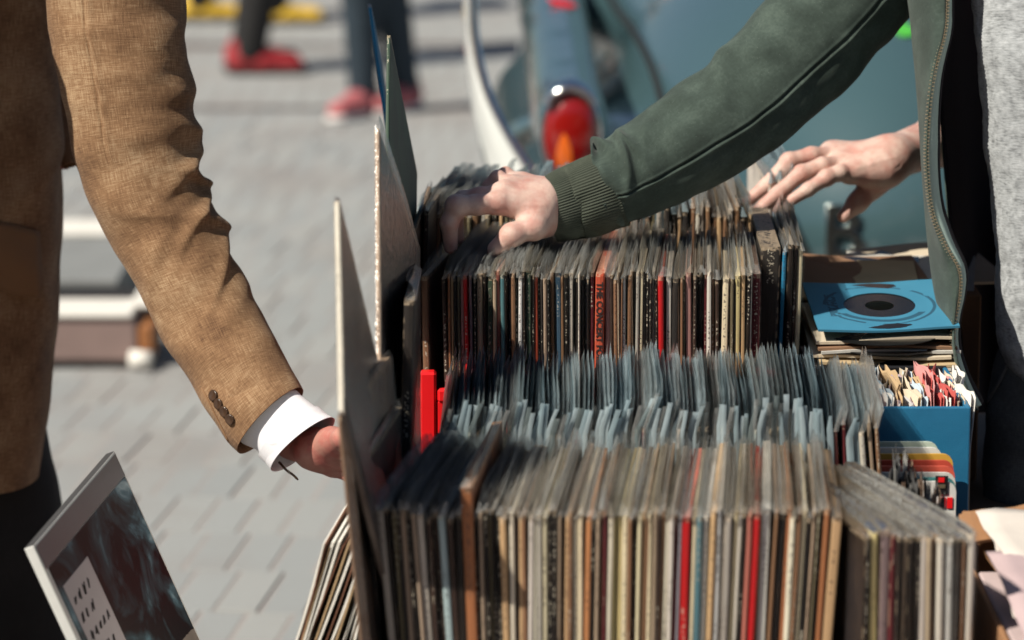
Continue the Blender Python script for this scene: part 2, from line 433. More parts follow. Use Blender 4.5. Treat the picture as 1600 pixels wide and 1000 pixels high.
# ---------------------------------------------------------------- cloth tubes (sleeves, torsos, legs) between two outline curves
def crom(A, n):
    A = np.asarray(A, dtype=float); k = len(A)
    u = np.linspace(0, k - 1, n); i = np.clip(u.astype(int), 0, k - 2); t = (u - i)[:, None]
    g = lambda j: A[np.clip(j, 0, k - 1)]
    p0, p1, p2, p3 = g(i - 1), g(i), g(i + 1), g(i + 2)
    p0 = np.where((i == 0)[:, None], 2 * p1 - p2, p0); p3 = np.where((i == k - 2)[:, None], 2 * p2 - p1, p3)
    return .5 * (2 * p1 + (p2 - p0) * t + (2 * p0 - 5 * p1 + 4 * p2 - p3) * t * t + (3 * p1 - p0 - 3 * p2 + p3) * t ** 3)
def vnoise(P, seed=0):
    return np.array([noise.noise(Vector(p) + Vector((seed * 7.3, seed * 3.1, seed))) for p in P])
def cloth_tube(name, st, mats, parent, nt=160, nth=128, disp=None, ratio=.9, end_in=.05, thick=.003, pw=2.0, th0=0.0):
    """st: rows (Lx,Ly,Rx,Ry,Y); disp(u,theta,PX)->metres along the outward direction. theta=0 is the R side, pi/2 away from the camera, -pi/2 toward it"""
    st = np.asarray(st, dtype=float); D = crom(st[:, :5], nt)
    L = np.array([at(d[0], d[1], d[4]) for d in D]); Rr = np.array([at(d[2], d[3], d[4]) for d in D])
    C = (L + Rr) / 2; a = (Rr - L) / 2; ln = np.linalg.norm(a, axis=1)
    ax = np.gradient(C, axis=0); ax /= np.linalg.norm(ax, axis=1)[:, None]
    an = a / ln[:, None]
    b = np.cross(ax, an); b /= np.linalg.norm(b, axis=1)[:, None]
    sgn = np.where((b @ np.array(FW)) < 0, -1.0, 1.0)[:, None]; b *= sgn
    rat = ratio if not hasattr(ratio, '__len__') else np.interp(np.linspace(0, 1, nt), np.linspace(0, 1, len(ratio)), ratio)[:, None]
    b = b * (ln[:, None] * rat)
    th = np.linspace(0, 2 * math.pi, nth, endpoint=False) + th0
    c, s_ = np.cos(th), np.sin(th)
    if pw != 2.0:
        c = np.sign(c) * np.abs(c) ** (2 / pw); s_ = np.sign(s_) * np.abs(s_) ** (2 / pw)
    dirs = a[:, None, :] * c[None, :, None] + b[:, None, :] * s_[None, :, None]
    P = C[:, None, :] + dirs
    un = dirs / np.linalg.norm(dirs, axis=2)[..., None]
    U = np.linspace(0, 1, nt)
    if disp is not None:
        d = disp(U[:, None] + 0 * th[None, :], 0 * U[:, None] + th[None, :], P)
        P = P + un * d[..., None]
    # length coordinates for the weave
    seglen = np.concatenate([[0], np.cumsum(np.linalg.norm(np.diff(C, axis=0), axis=1))])
    rad = ln.mean()
    UVu = np.repeat((np.linspace(0, 2 * math.pi, nth, endpoint=False) * rad)[None, :], nt, 0); UVv = np.repeat(seglen[:, None], nth, 1)
    rows = [P]; uu = [UVu]; vv = [UVv]
    if end_in:   # hem turned inward at the open end
        k = 6; last = P[-1]; cen = last.mean(0); back = -ax[-1]
        for q in range(1, k + 1):
            f = q / k
            rr = cen + (last - cen) * (1 - thick * min(1, f * 3) / rad) + back * end_in * max(0, f - .15)
            rows.append(rr[None]); uu.append(UVu[-1:]); vv.append(UVv[-1:] + end_in * f)
    P = np.concatenate(rows); Uv = np.stack([np.concatenate(uu), np.concatenate(vv)], -1)
    r = len(P); V = P.reshape(-1, 3); F = []
    i, j = np.meshgrid(np.arange(r - 1), np.arange(nth), indexing='ij'); j2 = (j + 1) % nth
    F = np.stack([i * nth + j, i * nth + j2, (i + 1) * nth + j2, (i + 1) * nth + j], -1).reshape(-1, 4)
    # outward orientation
    f0 = F[len(F) // 2 - len(F) // 4]; nrm = np.cross(V[f0[1]] - V[f0[0]], V[f0[2]] - V[f0[1]])
    row = f0[0] // nth
    if nrm @ (V[f0[0]] - P[row].mean(0)) < 0: F = F[:, ::-1]
    o = npmesh(name, V, F, mats, parent, Uv.reshape(-1, 2))
    o['_'] = 0; del o['_']
    return o, P, un
def wrapd(a): return (a + math.pi) % (2 * math.pi) - math.pi
def ridge(u, th, u0, th0, slope, wu, wth, A, sharp=1.6):
    """one fold: a soft bulge with a steep far side"""
    dth = wrapd(th - th0); x = (u - u0 - slope * dth) / wu
    prof = np.where(x < 0, np.exp(-(x / 1.3) ** 2), np.exp(-(x * sharp) ** 2))
    return A * prof * np.exp(-(dth / wth) ** 2)
def sheet(name, rows, mats, parent, n=(60, 20), solid=.003, disp=None, uvs=None):
    """cloth panel: rows of control points (lists of Vector), smoothed both ways"""
    A = np.array([[list(p) for p in r] for r in rows])
    B = np.stack([crom(A[:, k], n[0]) for k in range(A.shape[1])], 1)
    Cc = np.stack([crom(B[i], n[1]) for i in range(n[0])], 0)
    if disp is not None: Cc = Cc + disp(Cc)
    V = Cc.reshape(-1, 3); i, j = np.meshgrid(np.arange(n[0] - 1), np.arange(n[1] - 1), indexing='ij')
    F = np.stack([i * n[1] + j, i * n[1] + j + 1, (i + 1) * n[1] + j + 1, (i + 1) * n[1] + j], -1).reshape(-1, 4)
    du = np.concatenate([[0], np.cumsum(np.linalg.norm(np.diff(Cc[:, n[1] // 2], axis=0), axis=1))]); dv = np.concatenate([[0], np.cumsum(np.linalg.norm(np.diff(Cc[n[0] // 2], axis=0), axis=1))])
    UV = np.stack(np.meshgrid(dv, du), -1).reshape(-1, 2)
    o = npmesh(name, V, F, mats, parent, UV)
    if solid:
        m = o.modifiers.new('solid', 'SOLIDIFY'); m.thickness = solid; m.offset = 0
    return o, Cc

# ---------------------------------------------------------------- setting: ground of pavers
pav_mat = NM('paver')
_c = pav_mat.coord(); _oi = pav_mat.n('ShaderNodeObjectInfo')
_k = pav_mat.ramp(pav_mat.math('FRACT', pav_mat.math('MULTIPLY', _oi.outputs['Random'], 7.0)), [(0, (.275, .295, .30)), (.5, (.31, .328, .33)), (1, (.34, .35, .342))])
_n = pav_mat.noise(60, 6, pav_mat.coord('Generated')); _n2 = pav_mat.noise(3, 4, pav_mat.coord('Generated'))
_pos = pav_mat.n('ShaderNodeNewGeometry').outputs['Position']
_st = pav_mat.ramp(pav_mat.noise(1.7, 5, _pos), [(.48, 0), (.72, 1)])
_pc = pav_mat.mix(pav_mat.math('MULTIPLY', _n2, .5), _k, pav_mat.mix(_n, (.24, .245, .245), (.34, .345, .345)))
pav_mat.base(pav_mat.mix(pav_mat.math('MULTIPLY', _st, .55), _pc, (.245, .215, .20))); pav_mat.set(Roughness=.85)
pav_mat.bump(pav_mat.noise(90, 6, pav_mat.coord('Generated')), .3, .004)
joint_mat = simple('joint_grit', (.322, .292, .28), .95, .15, 30, .4)
joint_far = joint_mat

mb = MB(); mb.box((0, 40, -.0202), (70, 75, .018)); ground = tag(mb.build('pavement', joint_mat), kind='structure')
PANG = R(-6.5)
pw_, pl_ = .084, .27            # paver width across, length away from the camera
def paver_mesh(j):
    m = MB(); hx, hy = pw_ / 2 - .0036, pl_ / 2 - .0014
    b = .0016; z0, z1 = -.013, 0
    ring = lambda dx, z: [(-hx + dx, -hy + dx, z), (hx - dx, -hy + dx, z), (hx - dx, hy - dx, z), (-hx + dx, hy - dx, z)]
    vs = ring(0, z0) + ring(0, z1 - b) + ring(b, z1 + j)
    fs = [(a + k, a + (k + 1) % 4, a + 4 + (k + 1) % 4, a + 4 + k) for a in (0, 4) for k in range(4)] + [(8, 9, 10, 11)]
    m.add(vs, fs); return m
protos = []
for j in (0, .0012, -.001):
    o = paver_mesh(j).build('paver', pav_mat.mat, ground); protos.append(o)
ca, sa = math.cos(PANG), math.sin(PANG)
spots = []
for i in range(-70, 130):
    for j in range(-10, 70):
        lx = (i + .5 * (j % 2) + .13 * (j % 3)) * pw_; ly = j * pl_
        x, y = lx * ca - ly * sa, 4.4 + lx * sa + ly * ca
        if y < 4.2 or y > 19: continue
        dcam = math.hypot(y, CAMZ); px = 800 + x / (y * math.cos(PITCH) + CAMZ * math.sin(PITCH)) * FPX
        zc = CAMZ * math.cos(PITCH) - y * math.sin(PITCH); py = 500 + zc / (y * math.cos(PITCH) + CAMZ * math.sin(PITCH)) * FPX
        if -150 < px < 900 and -60 < py < 1200: spots.append((y, x, px, py))
spots.sort()
vis = [s for s in spots if (60 < s[2] < 620) and s[3] < 1040]
near = vis[:300]; nearset = set((s[0], s[1]) for s in near)
for q, (y, x, px, py) in enumerate(near):
    if q < 3: o = protos[q]
    else: o = protos[q % 3].copy(); COL.objects.link(o); o.parent = ground
    o.location = (x, y, rng.uniform(-.0012, .0012)); o.rotation_euler = (0, 0, PANG + rng.uniform(-.012, .012))
far = MB()
for (y, x, px, py) in spots:
    if (y, x) in nearset: continue
    m = paver_mesh(0); Mx = Matrix.Translation((x, y, rng.uniform(-.001, .001))) @ Matrix.Rotation(PANG, 4, 'Z')
    far.add([Mx @ Vector(v) for v in m.v], m.f)
tag(far.build('paver_field', pav_mat.mat, ground), kind='stuff')

# dark slab seams crossing the pavement farther back
for k, (py, h_) in enumerate([(72, .05), (170, .035)]):
    Yg = CAMZ / math.tan(PITCH + math.atan((py - 500) / FPX)); m = MB(); m.box((0, Yg, .003), (30, h_, .0015)); tag(m.build('drain_strip', simple('seam_dark', (.10, .085, .08), .9, .2, 5), ground), kind='structure')
# unseen building added behind the camera to darken reflections and sky fill
bld = empty('added_building', (0, -16, 0), 'unseen brown brick building with rows of windows added for reflections', 'building')
bk = simple('street_brick', (.13, .085, .065), .85, .3, 2, .2); gls = simple('window_glass', (.03, .04, .045), .1, .1, bump=0)
m = MB(); m.box((0, -20, 5.2), (34, 4, 5.2)); m.build('wall', bk, bld)
for fl in range(3):
    for q in range(-9, 10):
        m = MB(); m.box((q * 3.4, -15.98, 1.9 + fl * 3.2), (.62, .03, .95)); wn_ = m.build('window', M['white_paper'], bld)
        m = MB(); m.box((q * 3.4, -15.945, 1.9 + fl * 3.2), (.54, .012, .87)); m.build('pane', gls, wn_)
# ---------------------------------------------------------------- stall table and the step under the rear crates
tb = empty('stall_table', (.2, 4.2, 0), 'dark wooden trestle table under the record crates', 'table')
mb = MB(); mb.box((.285, 3.86, .485), (.475, .50, .015)); mb.build('tabletop', M['wood'], tb, bevel=.004)
for sx in (-1, 1):
    for sy in (-1, 1):
        mb = MB(); mb.box((.285 + sx * .42, 3.86 + sy * .44, .2275), (.025, .025, .2425)); mb.build('leg', M['wood'], tb)
bench = empty('bench', (.2, 4.75, 0), 'low wooden bench behind the table carrying the rear crates', 'bench')
mb = MB(); mb.box((.35, 4.83, .585), (.52, .44, .015)); mb.build('bench_top', M['wood'], bench, bevel=.004)
for sx in (-1, 1):
    for sy in (-1, 1):
        mb = MB(); mb.box((.35 + sx * .46, 4.83 + sy * .38, .285), (.028, .028, .285)); mb.build('leg', M['wood'], bench)

def open_crate(name, x0, x1, y0, y1, z0, z1, mat, label, slat=3, post=.022, cat='crate', rim_drop=0):
    r = empty(name, ((x0 + x1) / 2, (y0 + y1) / 2, z0), label, cat)
    mb = MB(); mb.box(((x0 + x1) / 2, (y0 + y1) / 2, z0 + .004), ((x1 - x0) / 2 - .002, (y1 - y0) / 2 - .002, .004)); mb.build('base', mat, r)
    for sx in (x0, x1):
        for sy in (y0, y1):
            mb = MB(); cx = sx + (post / 2 if sx == x0 else -post / 2); cy = sy + (post / 2 if sy == y0 else -post / 2)
            mb.box((cx, cy, (z0 + z1) / 2), (post / 2, post / 2, (z1 - z0) / 2 - .0005)); mb.build('corner_post', mat, r, bevel=.003)
    hs = (z1 - z0 - .02 - rim_drop) / slat
    for k in range(slat):
        zc = z0 + .012 + hs * (k + .5); hh = hs * .36
        for sy in (y0, y1):
            mb = MB(); yy = sy + (.006 if sy == y0 else -.006); mb.box(((x0 + x1) / 2, yy, zc), ((x1 - x0) / 2 - post - .001, .003, hh)); mb.build('slat', mat, r, bevel=.0015)
        for sx in (x0, x1):
            mb = MB(); xx = sx + (.006 if sx == x0 else -.006); mb.box((xx, (y0 + y1) / 2, zc), (.003, (y1 - y0) / 2 - post - .001, hh)); mb.build('slat', mat, r, bevel=.0015)
    for sy in (y0, y1):
        mb = MB(); yy = sy + (.0065 if sy == y0 else -.0065); mb.box(((x0 + x1) / 2, yy, z1 - .009 - rim_drop), ((x1 - x0) / 2 - post - .0015, .0065, .009)); mb.build('rim', mat, r, bevel=.003)
    return r

# ---------------------------------------------------------------- vintage car behind the stall
car = empty('parked_car', (.72, 8.2, 0), 'grey teal vintage car parked with its rounded tail behind the record stall', 'car')
paint = NM('car_paint'); paint.base(paint.mix(paint.noise(5, 3, paint.coord()), (.046, .092, .106), (.056, .108, .122)))
paint.set(Roughness=.25); paint.b.inputs['Coat Weight'].default_value = 1; paint.b.inputs['Coat Roughness'].default_value = .06
M['paint'] = paint.mat
cB = Body(); cx = .74
# boot, cabin and hull
def rbox(P, c, h, r):
    q = np.abs(P - np.array(c, dtype=np.float32)) - (np.array(h, dtype=np.float32) - r)
    return np.linalg.norm(np.maximum(q, 0), axis=-1) + np.minimum(q.max(-1), 0) - r
def car_f(P):
    hull = rbox(P, (cx, 8.50, .49), (.70, 2.0, .23), .16)
    boot = sd_ell(P, (cx + .02, 7.80, .60), (.57, 1.30, .50))
    d = smin(hull, boot, .07)
    cabin = sd_ell(P, (cx, 9.1, .75), (.68, 1.45, .72)); d = smin(d, cabin, .18)
    for sgn, yaw in ((-1, .10), (1, .06)):
        fx = cx + sgn * .625
        fin = sd_cone(P, (fx, 6.66, .785), (fx + sgn * .03, 8.6, .90), .078, .085); d = smin(d, fin, .03)
        skirt = sd_cone(P, (fx + sgn * .04, 6.80, .54), (fx + sgn * .04, 8.6, .56), .10, .13); d = smin(d, skirt, .08)
    for sgn in (-1, 1):
        wh = sd_cone(P, (cx + sgn * .80, 7.45, .30), (cx + sgn * .62, 7.45, .30), .36, .36); d = np.maximum(d, -wh)
    return d
V, F = surf_nets(car_f, *sdf_grid((-.25, 6.4, .22), (1.73, 10.8, 1.56), .022))
carbody = npmesh('body', V, F, M['paint'], car)
sm = carbody.modifiers.new('smooth', 'SMOOTH'); sm.iterations = 14; sm.factor = .5
bpy.context.view_layer.update()
dg = bpy.context.evaluated_depsgraph_get()
carbvh = BVHTree.FromObject(carbody, dg)
carloc = Vector(root_loc(car))
def cast(px, py):
    o = Vector((0, 0, CAMZ)) - carloc; h = carbvh.ray_cast(o, ray(px, py).normalized())
    return (h[0] + carloc, h[1]) if h[0] is not None else (None, None)
def seam(name, pts, rad, mat, lift=.002, n=40):
    P = crom(np.array(pts, dtype=float), n); L = []
    for p in P:
        h, nn = cast(*p)
        if h is not None: L.append(h + nn * lift)
    if len(L) < 3: return None
    m = MB(); m.tube(L, rad, 8); return m.build(name, mat, car, smooth=True)
rubber = simple('rubber_seal', (.012, .012, .012), .6, .2, bump=0)
seam('boot_seal', [(938, -40), (962, 10), (990, 48), (1015, 95), (1032, 145), (1042, 200), (1046, 280), (1050, 400)], .0085, rubber)

# tail lamp, lettering, trim of the car
lx, lz = cx - .625, .785
lamp = MB()
n_ = 24
rows = []
for k in range(9):
    t = k / 8 * math.pi / 2; rr = math.cos(t); yy = 6.602 - .030 * math.sin(t)
    rows.append([(lx + .054 * rr * math.cos(a), yy, lz - .012 + .084 * rr * math.sin(a)) for a in [2 * math.pi * q / n_ for q in range(n_)]])
lamp.grid(rows, closed=True)
redlens = NM('red_lens'); redlens.base((.30, .007, .005)); redlens.set(Roughness=.18, IOR=1.5); redlens.b.inputs['Transmission Weight'].default_value = .15
redlens.b.inputs['Coat Weight'].default_value = 1; redlens.b.inputs['Coat Roughness'].default_value = .04
lens_glow = NM('sun_glow_patch'); lens_glow.base((.80, .15, .015)); lens_glow.set(Roughness=.15); lens_glow.b.inputs['Coat Weight'].default_value = 1  # orange patch imitating sunlight glowing through the red lens
tl = lamp.build('tail_light', redlens.mat, car, smooth=True)
mb = MB()
ring = [(lx + .055 * math.cos(a), 6.607, lz - .012 + .090 * math.sin(a)) for a in [2 * math.pi * q / 40 for q in range(41)]]
mb.tube(ring, .0078, 10, cap=False); mb.build('bezel', M['chrome'], tl, smooth=True)
mb = MB(); rows = []
for k in range(8):
    t = k / 7; yy = 6.575 + .10 * t; s = 1.0 + .08 * math.sin(t * math.pi) - .06 * t
    rows.append([(lx + .062 * s * math.cos(a), yy, lz + .0 + .088 * s * math.sin(a) + .01 * t) for a in [math.pi * (.20 + .60 * q / 20) for q in range(21)]])
mb.grid(rows); mb.build('hood', M['chrome'], tl, smooth=True, solid=.004)
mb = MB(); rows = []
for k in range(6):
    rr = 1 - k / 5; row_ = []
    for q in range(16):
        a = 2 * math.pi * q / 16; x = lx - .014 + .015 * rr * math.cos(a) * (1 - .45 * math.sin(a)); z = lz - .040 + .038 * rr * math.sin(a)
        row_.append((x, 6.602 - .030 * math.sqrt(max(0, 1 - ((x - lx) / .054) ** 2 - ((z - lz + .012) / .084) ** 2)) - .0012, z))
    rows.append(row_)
mb.grid(rows, closed=True); mb.build('sun_glow_patch', lens_glow.mat, tl, smooth=True)
dchrome = simple('dark_reflection_chrome', (.34, .38, .37), .22, .2, 20, bump=0, metal=1)  # letter chrome given a darker colour to imitate dark reflections
def letter(ch, px, py, h, parent):
    p, nn = cast(px, py)
    if p is None: return
    c = bpy.data.curves.new('letter', 'FONT'); c.body = ch; c.size = h * 1.38; c.extrude = .006; c.bevel_depth = .002; c.align_x = 'CENTER'; c.align_y = 'CENTER'
    o = bpy.data.objects.new('badge_letter', c); COL.objects.link(o); bpy.context.view_layer.update()
    me = bpy.data.meshes.new_from_object(o.evaluated_get(bpy.context.evaluated_depsgraph_get())); bpy.data.objects.remove(o)
    o = bpy.data.objects.new('badge_letter', me); COL.objects.link(o); me.materials.clear(); me.materials.append(dchrome)
    o.parent = parent; o.location = p + nn * .008 - carloc
    z = Vector((nn.x * .5, nn.y, nn.z)).normalized(); xax = Vector((0, 0, 1)).cross(z).normalized(); yax = z.cross(xax)
    o.rotation_euler = Matrix((xax, yax, z)).transposed().to_euler()
letter('B', 1316, 366, .105, car); letter('A', 1226, 370, .105, car)
for (px, py, r_, mt) in ((878, 6, .034, 'red_plastic'), (1411, 48, .030, 'green')):
    p, nn = cast(px, py)
    if p is None: continue
    z = nn; xa = z.cross(Vector((0, 0, 1))).normalized(); ya = z.cross(xa); m = MB()
    m.grid([[p + z * h_ + (xa * math.cos(a) * .7 + ya * math.sin(a)) * rr for a in [2 * math.pi * q / 20 for q in range(20)]] for rr, h_ in ((r_, .001), (r_, .004), (.001, .0045))], closed=True)
    m.build('reflector', M['red_plastic'] if mt != 'green' else simple('green_plastic', (.08, .45, .06), .4, .1, bump=0), car)
# pale wrap-round bumper end with its chrome edge, low on the near corner
Lp = crom(np.array([(726, -30), (727, 60), (733, 130), (745, 200), (760, 262), (778, 330)], float), 24)
Rp = crom(np.array([(738, -30), (742, 60), (760, 140), (790, 205), (828, 268), (868, 330)], float), 24)
rows = []
for k in range(24):
    yb = 6.62 - .10 * (k / 23); a = at(Lp[k][0], Lp[k][1], yb + .10); b = at(Rp[k][0], Rp[k][1], yb)
    rows.append([a + (b - a) * q / 8 + Vector((0, -.035 * math.sin(math.pi * q / 8), 0)) for q in range(9)])
mb = MB(); mb.grid(rows); bw = NM('bumper_paint'); bw.base((.72, .76, .74)); bw.set(Roughness=.25); bw.b.inputs['Coat Weight'].default_value = 1
bump_o = mb.build('bumper_end', bw.mat, car, smooth=True, solid=.006)
mb = MB(); mb.tube([r[-1] for r in rows], .010, 8); mb.build('chrome_edge', M['chrome'], bump_o, smooth=True)
for sgn in (-1, 1):
    m = MB(); wx = cx + sgn * .70
    rows = [[(wx + dx, 7.45 + rr * math.cos(a), .31 + rr * math.sin(a)) for a in [2 * math.pi * q / 32 for q in range(32)]] for dx, rr in ((-.08, .2), (-.085, .28), (-.06, .31), (.06, .31), (.085, .28), (.08, .2))]
    m.grid(rows, closed=True); wh = m.build('wheel', M['black_cloth'], car, smooth=True)
    m = MB(); rows = [[(wx + sgn * .07 + dx * sgn, 7.45 + rr * math.cos(a), .31 + rr * math.sin(a)) for a in [2 * math.pi * q / 32 for q in range(32)]] for dx, rr in ((0, .205), (.01, .18), (.025, .1), (.03, .001))]
    m.grid(rows, closed=True); m.build('hub_cap', M['chrome'], wh, smooth=True)

# ---------------------------------------------------------------- records
HJ = .312
JW = {}
def jacket_mesh(wd, seed):
    """rounded spine at y=0, worn corners, slightly bowed faces; local origin bottom of the spine"""
    r = random.Random(seed); m = MB(); ny, nz = 5, 6
    def bow(y, z, s): return s * .0010 * math.sin(math.pi * min(1, max(0, y / HJ))) * math.sin(math.pi * z / HJ) * r.uniform(.2, 1)
    prof = [(-.5, .0022), (-.36, .0005), (0, 0), (.36, .0005), (.5, .0022)]
    ys = [.08, .16, .24, HJ]
    ring = [(x * wd, y) for x, y in prof] + [(.5 * wd, y) for y in ys] + [(-.5 * wd, y) for y in ys[::-1]]
    zs = [0, .003, .10, .20, .28, .3075, HJ]
    rows = []
    bd = r.uniform(-1, 1) * .002
    for z in zs:
        ins = .0016 if z in (0, HJ) else 0
        lean = bd * (z / HJ) ** 2
        rows.append([(x * (1 - ins * 30) + lean + r.uniform(-1, 1) * .00025, max(y, ins * .8) if y < .1 else y - ins, z + (r.uniform(-1, .6) * .0012 if z > .3 else 0)) for x, y in ring])
    n = len(ring)
    m.grid(rows, closed=True); m.f += [tuple(range(n))[::-1], tuple((len(zs) - 1) * n + k for k in range(n))]; m.m += [0, 0]
    return m
def sleeve_mesh(wd, flap, amp, seed, curl=.4, low=.12, conv=.85, round_=False, lean=0):
    r = random.Random(seed * 13 + 5); m = MB()
    ns = 15; W = wd / 2 + .0010; zs = [low, .2, .27, .30, HJ + .001, HJ + flap * .25, HJ + flap * .5, HJ + flap * .78, HJ + flap]
    ph = [r.uniform(0, 6.28) for _ in range(6)]; fr = [r.uniform(7, 15), r.uniform(16, 28), r.uniform(34, 60)]
    off = r.uniform(-.4, .4) * wd
    cl = r.uniform(-1, 1) * curl
    def common(y, q):
        return lean * q * flap + amp * q * (math.sin(y * fr[0] + ph[0]) * .9 + .35 * math.sin(y * fr[1] + ph[1] + 2 * q) + .12 * math.sin(y * fr[2] + ph[2])) + cl * q * q * flap * .5 + off * q
    hts = [.86 + .12 * math.sin(k * .45 + ph[3]) + r.uniform(-.03, .03) for k in range(ns)]
    if round_: hts = [.96 + .05 * math.sin(k * .6 + ph[3]) for k in range(ns)]
    if round_: hts[0] *= r.uniform(.6, .9); hts[-1] *= r.uniform(.2, .7); hts[-2] *= r.uniform(.7, .92); hts[-3] *= r.uniform(.9, 1); hts[-4] *= r.uniform(.97, 1.06)
    else: hts[0] *= r.uniform(.5, .85); hts[1] *= .95; hts[-2] *= .96; hts[-1] *= r.uniform(.5, 1.0)
    def sheet_rows(sg, dph):
        rows = []
        for z in zs:
            row = []
            for k in range(ns):
                y = -.0022 + (HJ + .008) * k / (ns - 1); q = max(0, (z - HJ) / flap); zz = z if q <= 0 else HJ + (z - HJ) * hts[k]
                if q == 0: x = sg * (W + .0004 * math.sin(y * 50 + ph[4] + dph))
                else: x = sg * W * (1 - conv * min(1, q * 1.3)) + common(y, q) + amp * .5 * q * math.sin(y * 22 + ph[5] + dph)
                row.append((x, y, zz))
            rows.append(row)
        return rows
    A, B = sheet_rows(-1, 0), sheet_rows(1, 2.2)
    nlow = 4
    m.grid(A[:nlow + 1], 0); m.grid(B[:nlow + 1], 0); m.grid(A[nlow:], 1); m.grid(B[nlow:], 1)
    m.grid([[A[k][0], ((A[k][0][0] + B[k][0][0]) / 2, A[k][0][1] - .0012, A[k][0][2]), B[k][0]] for k in range(nlow + 1)], 0)
    m.grid([[A[k][0], ((A[k][0][0] + B[k][0][0]) / 2, A[k][0][1] - .001, A[k][0][2]), B[k][0]] for k in range(nlow, len(zs))], 1)
    return m
PAL = dict(cream=(.80, .70, .48), ivory=(.80, .74, .60), white=(.82, .84, .80), yellow=(.82, .70, .34), tan=(.58, .38, .21), brown=(.25, .135, .075), darkbrown=(.045, .026, .020),
           black=(.009, .0065, .006), charcoal=(.030, .027, .025), taupe=(.42, .32, .23), grey=(.40, .37, .33), palegrey=(.68, .64, .56), red=(.58, .010, .014), maroon=(.10, .012, .018),
           rust=(.36, .14, .06), orange=(.58, .26, .11), pink=(.60, .32, .29), rose=(.48, .15, .12), teal=(.08, .19, .22), blue=(.055, .12, .18), paleteal=(.38, .50, .50), green=(.05, .085, .06),
           lilac=(.34, .30, .36), olive=(.14, .12, .07), navy=(.02, .03, .06), redorange=(.50, .085, .045), mauve=(.24, .17, .18), bluegrey=(.20, .27, .30), sky=(.02, .22, .42))
NICE = dict(darkbrown='dark brown', palegrey='pale grey', paleteal='pale teal', redorange='red orange', bluegrey='blue grey', sky='bright blue')
nm = lambda k: NICE.get(k, k)
def jit(c, a=.12):
    k = rng.uniform(1 - a, 1 + a * .6); return tuple(max(0, min(1, x * k * rng.uniform(.975, 1.025))) for x in c)
SEED = [100]
def record(loc, wd, color, yaw=0, roll=0, pitch=0, sleeve=('sl_clear', 'sl_cloud'), flap=.024, amp=.003, name='record', Mx=None, low=.12, curl=.4, conv=.85, round_=False, lean=0):
    SEED[0] += 1; sd_ = SEED[0]
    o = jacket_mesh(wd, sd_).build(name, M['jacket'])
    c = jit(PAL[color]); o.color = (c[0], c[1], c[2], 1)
    o.rotation_mode = 'XYZ'
    if Mx is not None:
        o.location = Mx.to_translation(); o.rotation_euler = Mx.to_euler()
    else:
        o.location = loc; o.rotation_euler = (pitch, roll, -yaw)
    if sleeve:
        s = sleeve_mesh(wd, flap, amp, sd_, curl, low, conv, round_, lean).build('plastic_sleeve', [M[sleeve[0]], M[sleeve[1]]], smooth=True)
        s.parent = o
    return o
ROWS = []   # (row name, [(object, colour)])
def row(rowname, group, items, Y, ztop, yaw_fn, roll_fn, sleeves, flap, amp, anchor, dz=.0055, dy=.005, fill=.93, curl=.4, low=.12, conv=.85, round_=False, lean=None):
    """items: (px0, px1, colour[, extra dict]) measured along the row at the photograph's height `anchor`"""
    out = []
    for it in items:
        p0, p1, colr = it[:3]; ex = it[3] if len(it) > 3 else {}
        a, b = at(p0, anchor, Y), at(p1, anchor, Y); x = (a.x + b.x) / 2; wd = max(.0022, (b.x - a.x) * fill)
        pm = (p0 + p1) / 2; yaw = yaw_fn(pm) + rng.uniform(-.008, .008); roll = roll_fn(pm) + rng.uniform(-.006, .006)
        zt = ztop + rng.uniform(-dz, dz) + ex.get('dz', 0)
        h = zt - a.z            # the spine crosses the anchor height at x: the origin is the bottom
        lx = HJ * math.cos(roll) - (zt - a.z)
        loc = Vector((x - math.sin(roll) * (HJ - (zt - a.z)), Y + rng.uniform(-dy, dy) + ex.get('dy', 0), zt - HJ * math.cos(roll)))
        sl = ex.get('sleeve', sleeves[rng.randrange(len(sleeves))] if sleeves else None)
        o = record(loc, wd, colr, yaw, roll, 0, sl, flap * rng.uniform(.75, 1.2), amp, low=low, curl=ex.get('curl', curl), conv=conv, round_=round_, lean=(lean(pm) + rng.uniform(-.09, .09)) if lean else 0)
        o['group'] = group; o['category'] = 'record'
        out.append((o, colr, wd, ex))
    ROWS.append((rowname, out)); return out
lerp = lambda xs, ys: (lambda p: float(np.interp(p, xs, ys)))

# front row -------------------------------------------------------
ZA = lambda z: 560 + z / 2.94
ZB = lambda z: 920 + z / 2.94
F = []
for a, b, c in [(105, 140, 'grey'), (140, 163, 'black'), (165, 185, 'olive'), (187, 204, 'charcoal'), (205, 230, 'taupe'), (232, 250, 'black'), (251, 266, 'charcoal'), (267, 285, 'taupe'), (286, 320, 'palegrey'), (322, 345, 'darkbrown'),
                (346, 364, 'black'), (365, 384, 'darkbrown'), (386, 420, 'paleteal'), (422, 452, 'darkbrown'), (453, 479, 'black'), (481, 535, 'rust', ), (537, 554, 'black'), (555, 575, 'taupe'), (577, 598, 'black'), (600, 615, 'olive'),
                (617, 638, 'black'), (639, 659, 'black'), (660, 690, 'tan'), (691, 712, 'ivory'), (714, 735, 'darkbrown'), (737, 756, 'tan'), (757, 775, 'brown'), (777, 798, 'palegrey'), (799, 818, 'ivory'), (819, 840, 'palegrey'), (842, 870, 'cream'),
                (872, 890, 'black'), (891, 909, 'black'), (911, 930, 'taupe'), (931, 945, 'darkbrown'), (947, 966, 'tan'), (967, 985, 'brown'), (987, 1012, 'ivory'), (1013, 1035, 'cream'), (1037, 1064, 'orange'), (1066, 1085, 'black'), (1087, 1104, 'taupe'), (1105, 1121, 'brown'), (1122, 1140, 'maroon')]:
    F.append((ZA(a), ZA(b), c, {'dz': .032} if c == 'rust' else {}))
